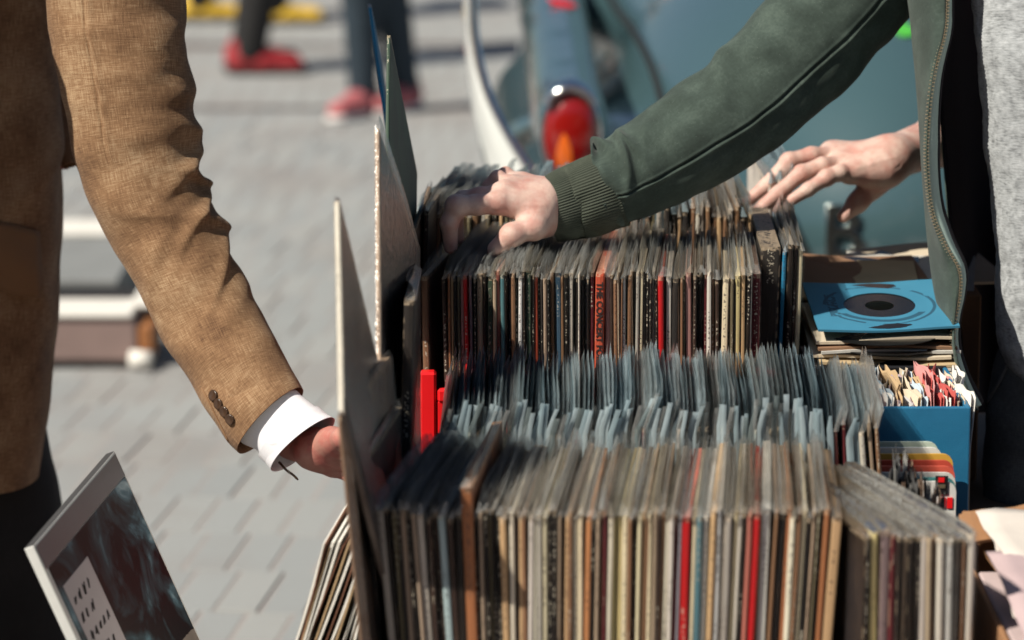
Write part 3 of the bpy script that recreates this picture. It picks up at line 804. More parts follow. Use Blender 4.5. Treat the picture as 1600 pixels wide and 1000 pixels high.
for a, b, c in [(81, 104, 'ivory'), (105, 128, 'yellow'), (129, 150, 'yellow'), (151, 180, 'cream'), (182, 198, 'brown'), (199, 215, 'darkbrown'), (216, 234, 'cream'), (235, 250, 'tan'), (251, 265, 'brown'), (267, 290, 'cream'), (291, 309, 'taupe'), (311, 325, 'darkbrown'), (326, 340, 'brown'),
                (342, 362, 'ivory'), (363, 385, 'palegrey'), (387, 404, 'maroon'), (405, 420, 'lilac'), (422, 465, 'red'), (467, 490, 'cream'), (491, 520, 'teal'), (521, 550, 'white'), (551, 579, 'tan'), (581, 602, 'white'), (603, 620, 'ivory'), (622, 650, 'grey'), (652, 671, 'cream'), (672, 690, 'palegrey'), (692, 714, 'black'),
                (716, 740, 'rose'), (741, 769, 'red'), (771, 785, 'brown'), (787, 829, 'white'), (831, 849, 'brown'), (851, 886, 'black'), (888, 911, 'rust'), (912, 940, 'ivory'), (941, 959, 'brown'), (961, 985, 'cream'), (987, 1010, 'black'), (1011, 1025, 'taupe'), (1026, 1040, 'olive'), (1041, 1060, 'black'), (1062, 1089, 'rust'), (1091, 1140, 'tan')]:
    F.append((ZB(a), ZB(b), c))
M2, M3 = ('sl_milk2', 'sl_milk2'), ('sl_milk3', 'sl_milk3')
MM, CC = ('sl_milk', 'sl_milk'), ('sl_cloud', 'sl_cloud')
CL, MK, DK, WM = ('sl_clear', 'sl_cloud'), ('sl_clear', 'sl_milk'), ('sl_clear', 'sl_dark'), ('sl_clear', 'sl_warm')
front = row('front row', 'records standing in the front crate', F, 3.5, .828,
            lerp([600, 720, 940, 1080, 1200, 1305], [.165, .11, .085, .09, .07, .05]), lerp([600, 850, 1000, 1305], [-.085, 0, .012, .055]), [CL, CL, CL, CL, DK, WM], .019, .0009, 900, fill=.93, curl=.12, conv=.6, lean=lerp([600, 760, 1000, 1300], [.05, .12, .10, -.1]))
# the bundle fanned out at the right end of the front row
ZC = lambda z: 1250 + z / 2.777
G = [(1350, 1360, 'black')] + [(ZC(a), ZC(b), c) for a, b, c in [(308, 345, 'yellow'), (346, 392, 'mauve'), (394, 420, 'maroon'), (421, 441, 'black'), (442, 465, 'taupe'), (466, 500, 'black'), (501, 525, 'black'), (526, 555, 'grey'), (556, 577, 'taupe'), (578, 600, 'brown'), (601, 634, 'palegrey'), (636, 675, 'white'), (677, 700, 'black'), (701, 725, 'brown'), (727, 764, 'palegrey')]]  # leading black record added to stand for shade on the bundle's left face
fan = row('fanned bundle at the right end of the front row', 'records fanned out at the right of the front crate', G, 3.46, .815, lerp([1360, 1520], [-.24, -.34]), lerp([1360, 1520], [.0, .005]), [CL, CL, WM], .010, .0008, 900, fill=.84, curl=.1)
# second row: nearly all cloudy sleeves --------------------------------
Mi = []; p = 688
mc = ['bluegrey', 'bluegrey', 'charcoal', 'palegrey', 'bluegrey', 'black', 'grey', 'paleteal', 'maroon', 'bluegrey', 'taupe', 'grey', 'paleteal', 'olive', 'bluegrey', 'palegrey']
while p < 1284:
    wd = rng.uniform(4.2, 7.6); c = mc[rng.randrange(len(mc))]
    if 895 < p < 905: c = 'red'
    if 938 < p < 948: c = 'yellow'
    ex = {'sleeve': ('sl_dark', 'sl_dark')} if c in ('charcoal', 'black', 'olive') else {}
    Mi.append((p, min(p + wd, 1290), c, ex)); p += wd + .4
second = row('second row', 'records in cloudy sleeves in the second crate', Mi, 3.84, .838, lerp([684, 960, 1290], [.0, .02, .05]), lerp([684, 960, 1290], [.03, .012, -.05]), [MM, M2, M2, M3, MM, CC], .042, .0008, 640, dz=.006, fill=.84, curl=.06, conv=.10, round_=True, lean=lerp([684, 800, 900, 1010, 1120, 1290], [.12, .20, .13, .22, .10, .02]))
Mj = [(1291, 1301, 'maroon'), (1302, 1309, 'rose'), (1313, 1319, 'maroon'), (1320, 1331, 'white'), (1332, 1340, 'palegrey'), (1341, 1352, 'palegrey'), (1354, 1362, 'taupe'), (1364, 1372, 'brown')]
second2 = row('short bundle right of the second row', 'records leaning right of the second row', Mj, 3.84, .838, lerp([1290, 1370], [.05, .06]), lerp([1290, 1370], [-.04, -.10]), [CL, MM], .03, .0009, 660, dz=.01, fill=.75, conv=.4, round_=True, curl=.15, lean=lerp([1290, 1370], [.1, .16]))
# third row: the red crate ------------------------------------------------
ZD = lambda z: 640 + z / 5.554
ZE = lambda z: 860 + z / 4.706
Bi = []
for a, b, c in [(105, 170, 'brown'), (290, 330, 'darkbrown'), (332, 354, 'rust'), (355, 376, 'tan'), (378, 398, 'black'), (399, 420, 'black'), (421, 441, 'olive'), (443, 474, 'pink'), (478, 514, 'red'), (517, 545, 'mauve'), (547, 562, 'black'), (563, 580, 'black'), (582, 634, 'taupe'), (637, 664, 'darkbrown'), (666, 714, 'green'),
                (717, 749, 'taupe'), (751, 784, 'rose'), (787, 829, 'teal'), (832, 852, 'black'), (853, 874, 'navy'), (877, 914, 'brown'), (916, 929, 'black'), (931, 970, 'white'), (972, 988, 'black'), (989, 1004, 'darkbrown'), (1006, 1055, 'green'), (1057, 1076, 'black'), (1078, 1120, 'redorange'), (1122, 1141, 'black'), (1142, 1160, 'charcoal'),
                (1162, 1200, 'taupe'), (1202, 1216, 'black'), (1218, 1256, 'brown'), (1260, 1316, 'blue'), (1318, 1345, 'brown'), (1347, 1379, 'black'), (1381, 1420, 'palegrey')]:
    Bi.append((ZD(a), ZD(b), c))
box_i = None
for a, b, c in [(182, 199, 'black'), (201, 214, 'palegrey'), (216, 250, 'black'), (252, 268, 'navy'), (269, 285, 'black'), (287, 315, 'maroon'), (318, 393, 'redorange'), (396, 440, 'pink'), (442, 467, 'darkbrown'), (468, 494, 'brown'), (496, 512, 'taupe'), (513, 529, 'brown'), (531, 560, 'white'), (562, 590, 'brown'), (592, 616, 'taupe'), (618, 645, 'grey'),
                (648, 673, 'cream'), (675, 695, 'black'), (697, 717, 'black'), (719, 740, 'charcoal'), (742, 770, 'grey'), (772, 794, 'black'), (796, 840, 'red'), (842, 885, 'palegrey'), (887, 935, 'charcoal'), (937, 955, 'taupe'), (957, 978, 'brown'), (979, 998, 'olive'), (1000, 1046, 'pink'), (1048, 1074, 'darkbrown'), (1076, 1125, 'black'),
                (1127, 1149, 'maroon'), (1151, 1187, 'palegrey'), (1189, 1215, 'brown'), (1216, 1246, 'darkbrown'), (1250, 1300, 'cream'), (1302, 1326, 'taupe'), (1327, 1353, 'olive'), (1355, 1395, 'yellow'), (1397, 1430, 'tan'), (1432, 1464, 'black'), (1466, 1476, 'palegrey'), (1478, 1548, 'maroon')]:
    ex = {}
    if (a, b) == (318, 393): ex = {'sleeve': None, 'box': 1, 'dz': .008}
    Bi.append((ZE(a), ZE(b), c, ex))
third = row('red crate row', 'records standing in the red crate', Bi, 4.25, .943, lerp([690, 800, 1000, 1180], [.15, .12, .08, .04]), lerp([690, 1180], [-.01, .0]), [CL, CL, CL, WM, DK], .022, .0011, 500, fill=.88, curl=.15, conv=.6, lean=lerp([690, 900, 1180], [.12, .08, -.06]))
# back row ------------------------------------------------------------
Ri = []; p = 648
rc = ['charcoal', 'taupe', 'brown', 'black', 'grey', 'darkbrown', 'olive', 'bluegrey', 'black', 'brown', 'rose', 'palegrey', 'tan']
while p < 1170:
    wd = rng.uniform(6.5, 12); Ri.append((p, p + wd, rc[rng.randrange(len(rc))])); p += wd + .4
back = row('back row', 'records standing in the back crate', Ri, 4.60, .965, lerp([650, 800, 1000, 1180], [.16, .11, .05, -.01]), lerp([690, 1180], [.01, .0]), [CL, CL, MK, DK], .024, .0011, 330, dz=.008, fill=.72, curl=.15, conv=.6, lean=lerp([640, 900, 1180], [.14, .08, -.08]))
Rk = [(1199, 1206, 'palegrey'), (1207, 1214, 'bluegrey'), (1215, 1220, 'palegrey'), (1221, 1229, 'grey'), (1230, 1237, 'taupe')]
back2 = row('short bundle at the right of the back row', 'records at the right of the back row', Rk, 4.72, .985, lerp([1190, 1240], [-.02, -.02]), lerp([1190, 1240], [.0, .0]), [MK, CL], .03, .003, 330, fill=.75)
Bk = [(1186, 1219, 'charcoal', {'sleeve': None}), (1221, 1228, 'sky', {'sleeve': CL}), (1230, 1239, 'black'), (1240, 1246, 'darkbrown'), (1247, 1255, 'cream')]
third2 = row('short bundle right of the red crate', 'records standing right of the red crate', Bk, 4.34, .962, lerp([1180, 1250], [.02, .03]), lerp([1180, 1250], [.02, .035]), [CL], .02, .003, 450)

# labels: colour, width and neighbours single each record out
ORD = ['first', 'second', 'third', 'fourth', 'fifth', 'sixth', 'seventh', 'eighth', 'ninth', 'tenth', 'eleventh', 'twelfth', 'thirteenth', 'fourteenth', 'fifteenth', 'sixteenth', 'seventeenth', 'eighteenth', 'nineteenth', 'twentieth']
for rowname, L in ROWS:
    cols = [nm(c) for _, c, _, _ in L]; keys = []
    for i, (o, c, wd, ex) in enumerate(L):
        left = cols[i - 1] if i else None; right = cols[i + 1] if i + 1 < len(L) else None
        what = '%s %s record' % ('thick' if wd > .0085 else 'thin' if wd < .0045 else 'slim', cols[i])
        if left is None: k = '%s at the left end of the %s' % (what, rowname)
        elif right is None: k = '%s at the right end of the %s' % (what, rowname)
        elif left == right: k = '%s between two %s ones in the %s' % (what, left, rowname)
        else: k = '%s between a %s and a %s one in the %s' % (what, left, right, rowname)
        keys.append(k)
    for i, (o, c, wd, ex) in enumerate(L):
        same = [j for j, k in enumerate(keys) if k == keys[i]]; k = keys[i]
        if len(same) > 1:
            j = same.index(i)
            allc = [q for q in range(len(L)) if cols[q] == cols[i]]
            marks = sorted((abs(q - i), q) for q in range(len(L)) if cols.count(cols[q]) == 1)
            if marks:
                q = marks[0][1]; between = [z for z in range(min(q, i), max(q, i) + 1) if cols[z] == cols[i]]
                k = '%s %s record %s of the only %s one in the %s' % (ORD[len(between) - 1], cols[i], 'left' if i < q else 'right', cols[q], rowname)
            else: k = '%s %s record from the left in the %s' % (ORD[min(19, allc.index(i))], cols[i], rowname)
        o['label'] = ' '.join(k.split()[:16])
bx = [o for o, c, wd, ex in third if ex.get('box')][0]
bx['label'] = 'thick red orange box set with black lettering on its spine in the red crate'
def lettering(parent, text, x, ztop, size, length, mat, mirror=1):
    c = bpy.data.curves.new('lettering', 'FONT'); c.body = text; c.size = size; c.extrude = .0001; c.align_x = 'LEFT'; c.align_y = 'CENTER'; c.offset = .00035
    o = bpy.data.objects.new('lettering', c); COL.objects.link(o); bpy.context.view_layer.update()
    me = bpy.data.meshes.new_from_object(o.evaluated_get(bpy.context.evaluated_depsgraph_get())); bpy.data.objects.remove(o)
    xs = [v.co.x for v in me.vertices]; sx = length / (max(xs) - min(xs))
    for v in me.vertices: v.co.x *= sx
    o = bpy.data.objects.new('lettering', me); COL.objects.link(o); me.materials.clear(); me.materials.append(mat)
    o.parent = parent; o.location = (x, -.0006, ztop)
    # local x of the text runs down the spine, its top points to +x
    o.rotation_euler = Matrix(((0, 1, 0), (0, 0, -1), (-1, 0, 0))).to_euler()
    return o
ink = simple('black_ink', (.02, .012, .012), .7, .1, bump=0)
lettering(bx, 'THE CONCERT FOR BANGLADESH', 0.0005, .300, .0115, .178, ink)

# crates under the rows
open_crate('record_crate', -.150, .475, 3.475, 3.815, .501, .66, M['black_plastic'], 'black plastic crate under the nearest row of records')
open_crate('record_crate', -.105, .435, 3.827, 4.185, .501, .68, M['black_plastic'], 'black plastic crate under the second row of cloudy sleeves')
xl = at(656, 600, 4.235).x
open_crate('record_crate', xl, at(1200, 600, 4.235).x, 4.225, 4.577, .601, at(660, 579, 4.235).z, M['red_plastic'], 'bright red plastic crate with its front corner post showing', post=.021, rim_drop=.022)
open_crate('record_crate', -.155, .46, 4.585, 4.935, .601, .80, M['black_plastic'], 'black plastic crate under the back row of records')

# records lifted out and leaning at the left ends of the rows ------------
GL = ('sl_gloss', 'sl_gloss')
def corners(B, Cc, A, wd, color, label, sleeve=CL, flap=.02, amp=.0012, dark=0):
    """B top corner of the spine edge, Cc far end of the top edge, A a point down the spine edge"""
    y = (Cc - B).normalized(); z = (B - A); z = (z - y * z.dot(y)).normalized(); x = y.cross(z)
    org = B - z * HJ
    Mx = Matrix((x, y, z)).transposed().to_4x4(); Mx.translation = org
    o = record(None, wd, color, Mx=Mx, sleeve=sleeve, flap=flap, amp=amp, low=.02)
    o.pass_index = dark; tag(o, label, 'record', 'records pulled up at the left ends of the rows'); return o
corners(at(527, 313, 3.62), at(600, 620, 3.79), at(531, 640, 3.35), .0055, 'palegrey', 'tall pale spined record with shade darkened cover lifted out before the tan sleeve hand', GL, .008, dark=1)  # cover faces coloured brown and darkened further to stand for shade
corners(at(536, 650, 3.47), at(602, 560, 3.77), at(571, 1000, 3.47), .0105, 'brown', 'thick brown record tilted at the left end of the front row', GL, .01)
corners(at(590, 200, 3.95), at(652, 388, 4.20), at(592, 590, 3.76), .0055, 'taupe', 'record in a glossy clear sleeve rising beside the second row', GL, .024, .0012, dark=1)
corners(at(605, 54, 4.32), at(648, 272, 4.55), at(604, 385, 4.10), .0048, 'green', 'dark green record standing highest at the left of the red crate', None)
corners(at(576, 6, 4.72), at(590, 80, 4.95), at(603, 205, 4.52), .0048, 'sky', 'bright blue edged record tilted behind the dark green one', None)
corners(at(570, 708, 3.53), at(622, 632, 3.83), at(588, 1000, 3.53), .0105, 'charcoal', 'thick charcoal record with worn grey top edge in the front row', CL, .012)
corners(at(642, 470, 3.82), at(652, 424, 4.12), at(634, 720, 3.82), .012, 'charcoal', 'thick dark record in crinkled plastic beside the red crate post', CL, .010, .005)
corners(at(664, 330, 4.45), at(690, 290, 4.72), at(660, 560, 4.45), .006, 'darkbrown', 'dark worn record leaning left of the red crate', DK, .012)
corners(at(645, 362, 4.35), at(668, 300, 4.62), at(644, 560, 4.35), .006, 'brown', 'brown worn record leaning left of the dark one by the red crate', DK, .012)

# ---------------------------------------------------------------- boxes and singles on the right
def paper_single(name, pts_c, half, thick, mat, label, rot=0, tilt=(0, 0), hole=True, group=None, seed=0, vinyl=None):
    """a 7 inch sleeve lying flat: square sheet with a round centre hole; vinyl label shows in the hole"""
    m = MB(); n = 32; r = random.Random(seed)
    outer = []
    for k in range(n):
        a = 2 * math.pi * k / n; c, s = math.cos(a), math.sin(a); q = half / max(abs(c), abs(s)); outer.append((c * q, s * q))
    rh = .047
    for z, flip in ((thick / 2, False), (-thick / 2, True)):
        rows = []
        for t in (0, .33, .66, 1):
            rows.append([(rh * math.cos(2 * math.pi * k / n) * (1 - t) + outer[k][0] * t if hole else outer[k][0] * t, rh * math.sin(2 * math.pi * k / n) * (1 - t) + outer[k][1] * t if hole else outer[k][1] * t, z + .002 * math.sin(outer[k][0] * 30 + t * 2 + seed) * t) for k in range(n)])
        if flip: rows = rows[::-1]
        m.grid(rows, closed=True)
    k0 = 0
    m.grid([[m.v[3 * n + k] for k in range(n)], [m.v[4 * n + k] for k in range(n)]], closed=True)
    o = m.build(name, mat); o.location = pts_c; o.rotation_euler = (tilt[0], tilt[1], rot)
    if label: tag(o, label, 'record', group)
    d = MB(); nn = 40
    dr = .087; off = vinyl or (0, 0)
    d.grid([[(off[0] + rr * math.cos(2 * math.pi * k / nn), off[1] + rr * math.sin(2 * math.pi * k / nn), zz) for k in range(nn)] for rr, zz in ((.019, -.0006), (.019, .0006), (dr, .0006), (dr, -.0006), (.019, -.0006))], closed=True)
    disc = d.build('vinyl_disc', M['vinyl'], smooth=False); disc.parent = o
    return o
mats7 = {}
for k, c in dict(cream=(.58, .50, .38), brown=(.25, .14, .08), pale=(.55, .54, .50), manila=(.50, .38, .22), pinkish=(.50, .40, .40)).items():
    mats7[k] = simple('paper_' + k, c, .85, .22, 18, .35)
tealm = NM('printed_teal'); co = tealm.coord()
ln = tealm.n('ShaderNodeVectorMath', operation='LENGTH'); tealm.l(co, ln.inputs[0])
r1 = tealm.math('LESS_THAN', tealm.math('ABSOLUTE', tealm.math('SUBTRACT', ln.outputs['Value'], .072)), .0022)
sp7 = tealm.n('ShaderNodeSeparateXYZ'); tealm.l(co, sp7.inputs[0])
r1 = tealm.math('MULTIPLY', r1, tealm.math('GREATER_THAN', tealm.noise(22, 1, co), .42))
bar = tealm.math('MULTIPLY', tealm.math('LESS_THAN', tealm.math('ABSOLUTE', tealm.math('ADD', sp7.outputs[0], .062)), .007), tealm.math('LESS_THAN', tealm.math('ABSOLUTE', sp7.outputs[1]), .042))
bl = tealm.n('ShaderNodeMapping'); bl.inputs['Scale'].default_value = (120, 160, 1); tealm.l(co, bl.inputs[0])
bar = tealm.math('MULTIPLY', bar, tealm.math('GREATER_THAN', tealm.noise(1, 1, bl.outputs[0]), .45))
arc = tealm.math('MULTIPLY', tealm.math('LESS_THAN', tealm.math('ABSOLUTE', tealm.math('SUBTRACT', ln.outputs['Value'], .060)), .004), tealm.math('LESS_THAN', sp7.outputs[1], -.03))
pr = tealm.math('MAXIMUM', tealm.math('MAXIMUM', r1, bar), arc)
tb_ = tealm.mix(tealm.noise(14, 4, co), (.03, .18, .30), (.05, .23, .36))
tealm.base(tealm.mix(tealm.math('MULTIPLY', pr, .8), tb_, (.01, .05, .09))); tealm.set(Roughness=.7)
c0 = at(1374, 478, 4.40)
teal = paper_single('single_record', c0, .0915, .003, tealm.mat, 'teal paper sleeved single with round centre hole lying on top of the pile', rot=R(2), tilt=(R(8.5), R(-1)), seed=3)
zs = c0.z - .020
pal7 = ['cream', 'brown', 'pale', 'cream', 'manila', 'pale', 'cream', 'pinkish', 'manila', 'cream', 'pale']
desc7 = ['cream sleeved single directly under the teal one', 'brown sleeved single second below the teal one', 'pale sleeved single third below the teal one', 'cream sleeved single fourth below the teal one', 'manila sleeved single fifth below the teal one', 'pale sleeved single sixth below the teal one',
         'cream sleeved single seventh below the teal one', 'pinkish sleeved single eighth below the teal one', 'manila sleeved single ninth below the teal one', 'cream single second from the bottom of the teal topped pile', 'pale single at the bottom of the teal topped pile']
for k in range(11):
    zz = zs - k * .0078
    paper_single('single_record', (c0.x + rng.uniform(-.006, .006), c0.y - .004 * k * .6 + rng.uniform(-.006, .006), zz), .0905, .0035, mats7[pal7[k]], desc7[k],
                 rot=R(rng.uniform(-4, 4)), tilt=(R(6 - k * .4 + rng.uniform(-1.5, 1.5)), R(rng.uniform(-1.6, 1.6))), hole=(k % 2 == 1), group='singles piled under the teal one', seed=k + 11, vinyl=(rng.uniform(-.012, .012), -.016 - rng.random() * .012) if k in (0, 2, 4, 6) else None)
zb = zs - 11 * .0078
open_crate('wooden_crate', c0.x - .11, c0.x + .11, 4.285, 4.52, .601, zb - .006, M['black_plastic'], 'dark crate carrying the pile of singles', slat=2)
lid = MB(); lid.box((c0.x, 4.40, zb - .003), (.112, .12, .003)); tag(lid.build('board', M['wood']), 'dark board under the pile of singles on the crate', 'board')
# leaning sleeves just behind the teal one
for k, (px, py, Y, mk, lab, rz, tl_) in enumerate([(1345, 431, 4.62, 'brown', 'brown sleeved single behind the teal one', 6, 7), (1420, 428, 4.66, 'pale', 'white sleeved single on the brown one behind the teal sleeve', -8, 6), (1330, 437, 4.60, 'manila', 'manila sleeved single lowest behind the teal one', -3, 5), (1450, 415, 4.72, 'cream', 'cream sleeved single farthest behind the teal one', 14, 8)]):
    paper_single('single_record', at(px, py, Y), .0905, .0035, mats7[mk], lab, rot=R(rz), tilt=(R(tl_), R(2 - k)), hole=False, group='singles behind the teal sleeve', seed=40 + k)
sb = at(1380, 470, 4.66)
mb = MB(); mb.box((sb.x, 4.665, .7315), (.12, .125, .1295)); tag(mb.build('storage_box', M['card_brown'], bevel=.002), 'brown cardboard box holding up the singles behind the teal one', 'box')

# blue box of singles
zt = at(1380, 636, 4.0).z
x0, x1 = at(1240, 640, 4.0).x, at(1517, 640, 4.0).x
bluem = NM('blue_leatherette'); bc = bluem.coord()
bluem.base(bluem.mix(bluem.noise(26, 4, bc), (.010, .12, .25), (.018, .18, .34))); bluem.set(Roughness=.5)
bluem.bump(bluem.math('ADD', bluem.noise(900, 2, bc), bluem.math('MULTIPLY', bluem.noise(30, 3, bc), 1.5)), .35, .002)
bbx = empty('record_box', ((x0 + x1) / 2, 4.12, zt - .21), 'blue leatherette box of wavy paper sleeved singles', 'box')
t = .006
def panel(name, c, h, mat, parent):
    m = MB(); m.box(c, h); return m.build(name, mat, parent, bevel=.0018, seg=2)
panel('front_panel', ((x0 + x1) / 2, 4.0 + t / 2, zt - .1), ((x1 - x0) / 2, t / 2, .1), bluem.mat, bbx)
panel('back_panel', ((x0 + x1) / 2, 4.232, zt - .1), ((x1 - x0) / 2, t / 2, .1), M['black_plastic'], bbx)
panel('side_panel', (x0 + t / 2, 4.1175, zt - .1), (t / 2, .110, .0995), M['black_plastic'], bbx)
panel('side_panel', (x1 - t / 2, 4.1175, zt - .1), (t / 2, .110, .0995), bluem.mat, bbx)
panel('base', ((x0 + x1) / 2, 4.1175, zt - .206), ((x1 - x0) / 2, .117, .004), M['black_plastic'], bbx)
mb = MB(); mb.box(((x0 + x1) / 2 + .01, 4.12, (.501 + zt - .212) / 2), (.13, .13, (zt - .212 - .501) / 2)); tag(mb.build('plinth_box', M['black_plastic'], bevel=.003), 'black box under the blue box of singles', 'box')
def wavy_sleeve(x, y, z0, h, d, mat, amp, seed, parent=None, yaw=0, lean=0, name='single_record', torn=.004):
    """thin 7 inch paper sleeve on edge (two sheets), its mouth rippled and torn"""
    r = random.Random(seed); m = MB(); ns, nz = 14, 7; ph = [r.uniform(0, 6.28) for _ in range(6)]; f1, f2 = r.uniform(25, 45), r.uniform(60, 110)
    for sg in (-1, 1):
        rows = []
        for j in range(nz):
            q = (j / (nz - 1)); row = []
            for k in range(ns):
                yy = d * k / (ns - 1); hh = h * q + (torn * (math.sin(k * 2.3 + ph[2]) + r.uniform(-.7, .7)) if j == nz - 1 else 0)
                g = max(0, (q - .55) / .45)
                xx = amp * g * (math.sin(yy * f1 + ph[0] + g) + .4 * math.sin(yy * f2 + ph[1])) + sg * (.0011 + amp * .45 * g * (1 + math.sin(yy * f1 + ph[3]))) + lean * q
                row.append((xx, yy, hh))
            rows.append(row)
        m.grid(rows)
    o = m.build(name, mat, smooth=True, solid=.0006); o.location = (x, y, z0); o.rotation_euler = (0, 0, -yaw); return o
w7 = [('grey', (.30, .32, .34)), ('pale blue', (.45, .55, .62)), ('white', (.68, .66, .62)), ('cream', (.58, .50, .38)), ('manila', (.45, .32, .18)), ('rose', (.55, .25, .24)), ('red', (.46, .08, .07)), ('pale grey', (.45, .45, .45)), ('mauve', (.36, .28, .30))]
wm = {k: simple('sleeve_paper_' + k.replace(' ', '_'), c, .85, .2, 30, .3) for k, c in w7}
seq = ['grey', 'pale blue', 'rose', 'pale blue', 'white', 'pale grey', 'mauve', 'manila', 'pale grey', 'cream', 'mauve', 'pale blue', 'manila', 'rose', 'red', 'white', 'red', 'rose', 'cream', 'white']
cnt = {}
for k, c in enumerate(seq):
    px = 1353 + k * 8.2; p = at(px, 610, 4.03)
    o = wavy_sleeve(p.x, 4.018 + rng.uniform(0, .006), zt - .198, .198 + rng.uniform(-.002, .014), .18, wm[c], .0046, 300 + k, torn=.002, lean=rng.uniform(-.004, .006))
    cnt[c] = cnt.get(c, 0) + 1
    tag(o, '%s %s rippled paper sleeve from the left in the blue box' % (ORD[cnt[c] - 1], c), 'record', 'paper sleeved singles in the blue box')
# printed cards standing in front of the blue box
cards = [(690, 1466, (.50, .58, .48), 'pale green'), (699, 1472, (.70, .70, .66), 'white'), (709, 1489, (.62, .36, .05), 'yellow'), (719, 1490, (.52, .07, .04), 'orange red'), (728, 1492, (.60, .10, .06), 'bright red'), (738, 1493, (.62, .60, .56), 'grey white'), (746, 1493, (.05, .20, .20), 'dark teal'), (752, 1494, (.66, .65, .62), 'white fronted')]
for k, (py, pr_, c, cname) in enumerate(cards):
    Y = 3.965 - k * .013; a = at(pr_, py, Y); wd = .178; m = MB(); rc_ = .012; hh = .178
    pts = [(a.x - wd, a.z - hh), (a.x, a.z - hh), (a.x, a.z - rc_)] + [(a.x - rc_ + rc_ * math.cos(t_), a.z - rc_ + rc_ * math.sin(t_)) for t_ in (.4, .8, 1.2)] + [(a.x - rc_, a.z), (a.x - wd + rc_, a.z), (a.x - wd, a.z - rc_)]
    n_ = len(pts); vs = [(x, Y - .0022, z) for x, z in pts] + [(x, Y + .0022, z) for x, z in pts]
    m.add(vs, [tuple(range(n_)), tuple(range(2 * n_ - 1, n_ - 1, -1))] + [(i, i + n_, (i + 1) % n_ + n_, (i + 1) % n_) for i in range(n_)])
    o = m.build('record_card', simple('card_' + cname.replace(' ', '_'), c, .6, .1, 25, .1), local=(a.x - wd / 2, Y, a.z - hh))
    tag(o, '%s rounded card %s in the row before the blue box' % (cname, 'farthest back' if k == 0 else 'nearest the camera' if k == 7 else 'between its neighbours'), 'record sleeve', 'rounded cards before the blue box')
    if k == 7:
        s1 = at(1462, 744, Y - .0045); s2 = at(1481, 773, Y - .0045)
        m2 = MB(); m2.box(((s1.x + s2.x) / 2, Y - .0032, (s1.z + s2.z) / 2), ((s2.x - s1.x) / 2, .0006, (s1.z - s2.z) / 2)); lb = m2.build('black_label', M['black_plastic'])
        lb.parent = o; lb.location = -Vector(o.location)
        for (qx, qz, hx, hz, mt) in [(1471, 750, .0035, .0028, 'rs'), (1471, 760, .0045, .0022, 'gs')]:
            q = at(qx, qz, Y - .005); m3 = MB(); m3.box((q.x, Y - .0044, q.z), (hx, .0005, hz)); b3 = m3.build('label_mark', M['red_plastic'] if mt == 'rs' else M['brass']); b3.parent = lb
        for qx in (1473, 1484):
            q = at(qx, 786, Y - .004); m3 = MB(); m3.box((q.x, Y - .0032, q.z), (.0032, .0006, .0065)); b3 = m3.build('red_bar', M['red_plastic']); b3.parent = o; b3.location = -Vector(o.location)
ca_ = at(1440, 760, 3.9)
mb = MB(); mb.box((ca_.x - .02, 3.905, (.501 + .575) / 2), (.12, .085, (.574 - .501) / 2)); tag(mb.build('plinth_box', M['black_plastic'], bevel=.003), 'black box under the rounded cards', 'box')
tm = [simple('torn_dark', (.05, .05, .05), .8, .5, 60), simple('torn_grey', (.20, .20, .19), .8, .4, 60), simple('torn_brown', (.14, .09, .06), .8, .4, 60)]
for k, px in enumerate([1382, 1390, 1399, 1407, 1415, 1422, 1430, 1438, 1446, 1452]):
    p = at(px, 705 + k * 7 + rng.uniform(-6, 6), 3.80)
    o = wavy_sleeve(p.x, 3.70, p.z - .18, .18, .10, tm[k % 3], .0035, 500 + k, yaw=.12, torn=.006)
    tag(o, '%s torn dark paper sleeve from the left before the rounded cards' % ORD[k], 'record', 'torn sleeves before the rounded cards')
mb = MB(); mb.box((at(1418, 760, 3.78).x, 3.752, (.501 + .55) / 2), (.05, .06, (.55 - .501) / 2 - .001)); tag(mb.build('plinth_box', M['black_plastic'], bevel=.003), 'low black box under the torn dark sleeves', 'box')
# crumpled white tissue by the blue box
tp = at(1266, 672, 3.99); bm_ = bmesh.new(); bmesh.ops.create_icosphere(bm_, subdivisions=3, radius=.011)
for v in bm_.verts: v.co *= 1 + .45 * noise.noise(v.co * 190 + Vector((3, 1, 2)))
me = bpy.data.meshes.new('crumpled_paper'); bm_.to_mesh(me); bm_.free(); me.materials.append(M['white_paper']); o = bpy.data.objects.new('crumpled_paper', me); COL.objects.link(o)
o.location = (tp.x, 3.985, tp.z); o.scale = (1, .8, 1.5); tag(o, 'crumpled white tissue stuck beside the blue box front', 'paper')

# cardboard box with inner sleeves, bottom right
cbx = empty('cardboard_box', (.68, 3.58, .502), 'open brown cardboard box of loose paper sleeves', 'box')
X0, X1, Y0, Y1 = .515, .90, 3.32, 3.78; zr = at(1550, 799, Y1).z
def wall(name, c, h):
    m = MB(); m.box(c, h); return m.build(name, M['card_brown'], cbx, bevel=.001)
wall('back_wall', ((X0 + X1) / 2, Y1, (.508 + zr) / 2), ((X1 - X0) / 2, .003, (zr - .508) / 2)); wall('front_wall', ((X0 + X1) / 2, Y0, .60), ((X1 - X0) / 2, .003, .092))
wall('side_wall', (X0 + .003, (Y0 + Y1) / 2, .61), (.003, (Y1 - Y0) / 2 - .0035, .10)); wall('side_wall', (X1 - .003, (Y0 + Y1) / 2, .61), (.003, (Y1 - Y0) / 2 - .0035, .10)); wall('base', ((X0 + X1) / 2, (Y0 + Y1) / 2, .505), ((X1 - X0) / 2, (Y1 - Y0) / 2, .0028))
m = MB(); fl = [at(1498, 806, 3.76), at(1640, 782, 3.80)]
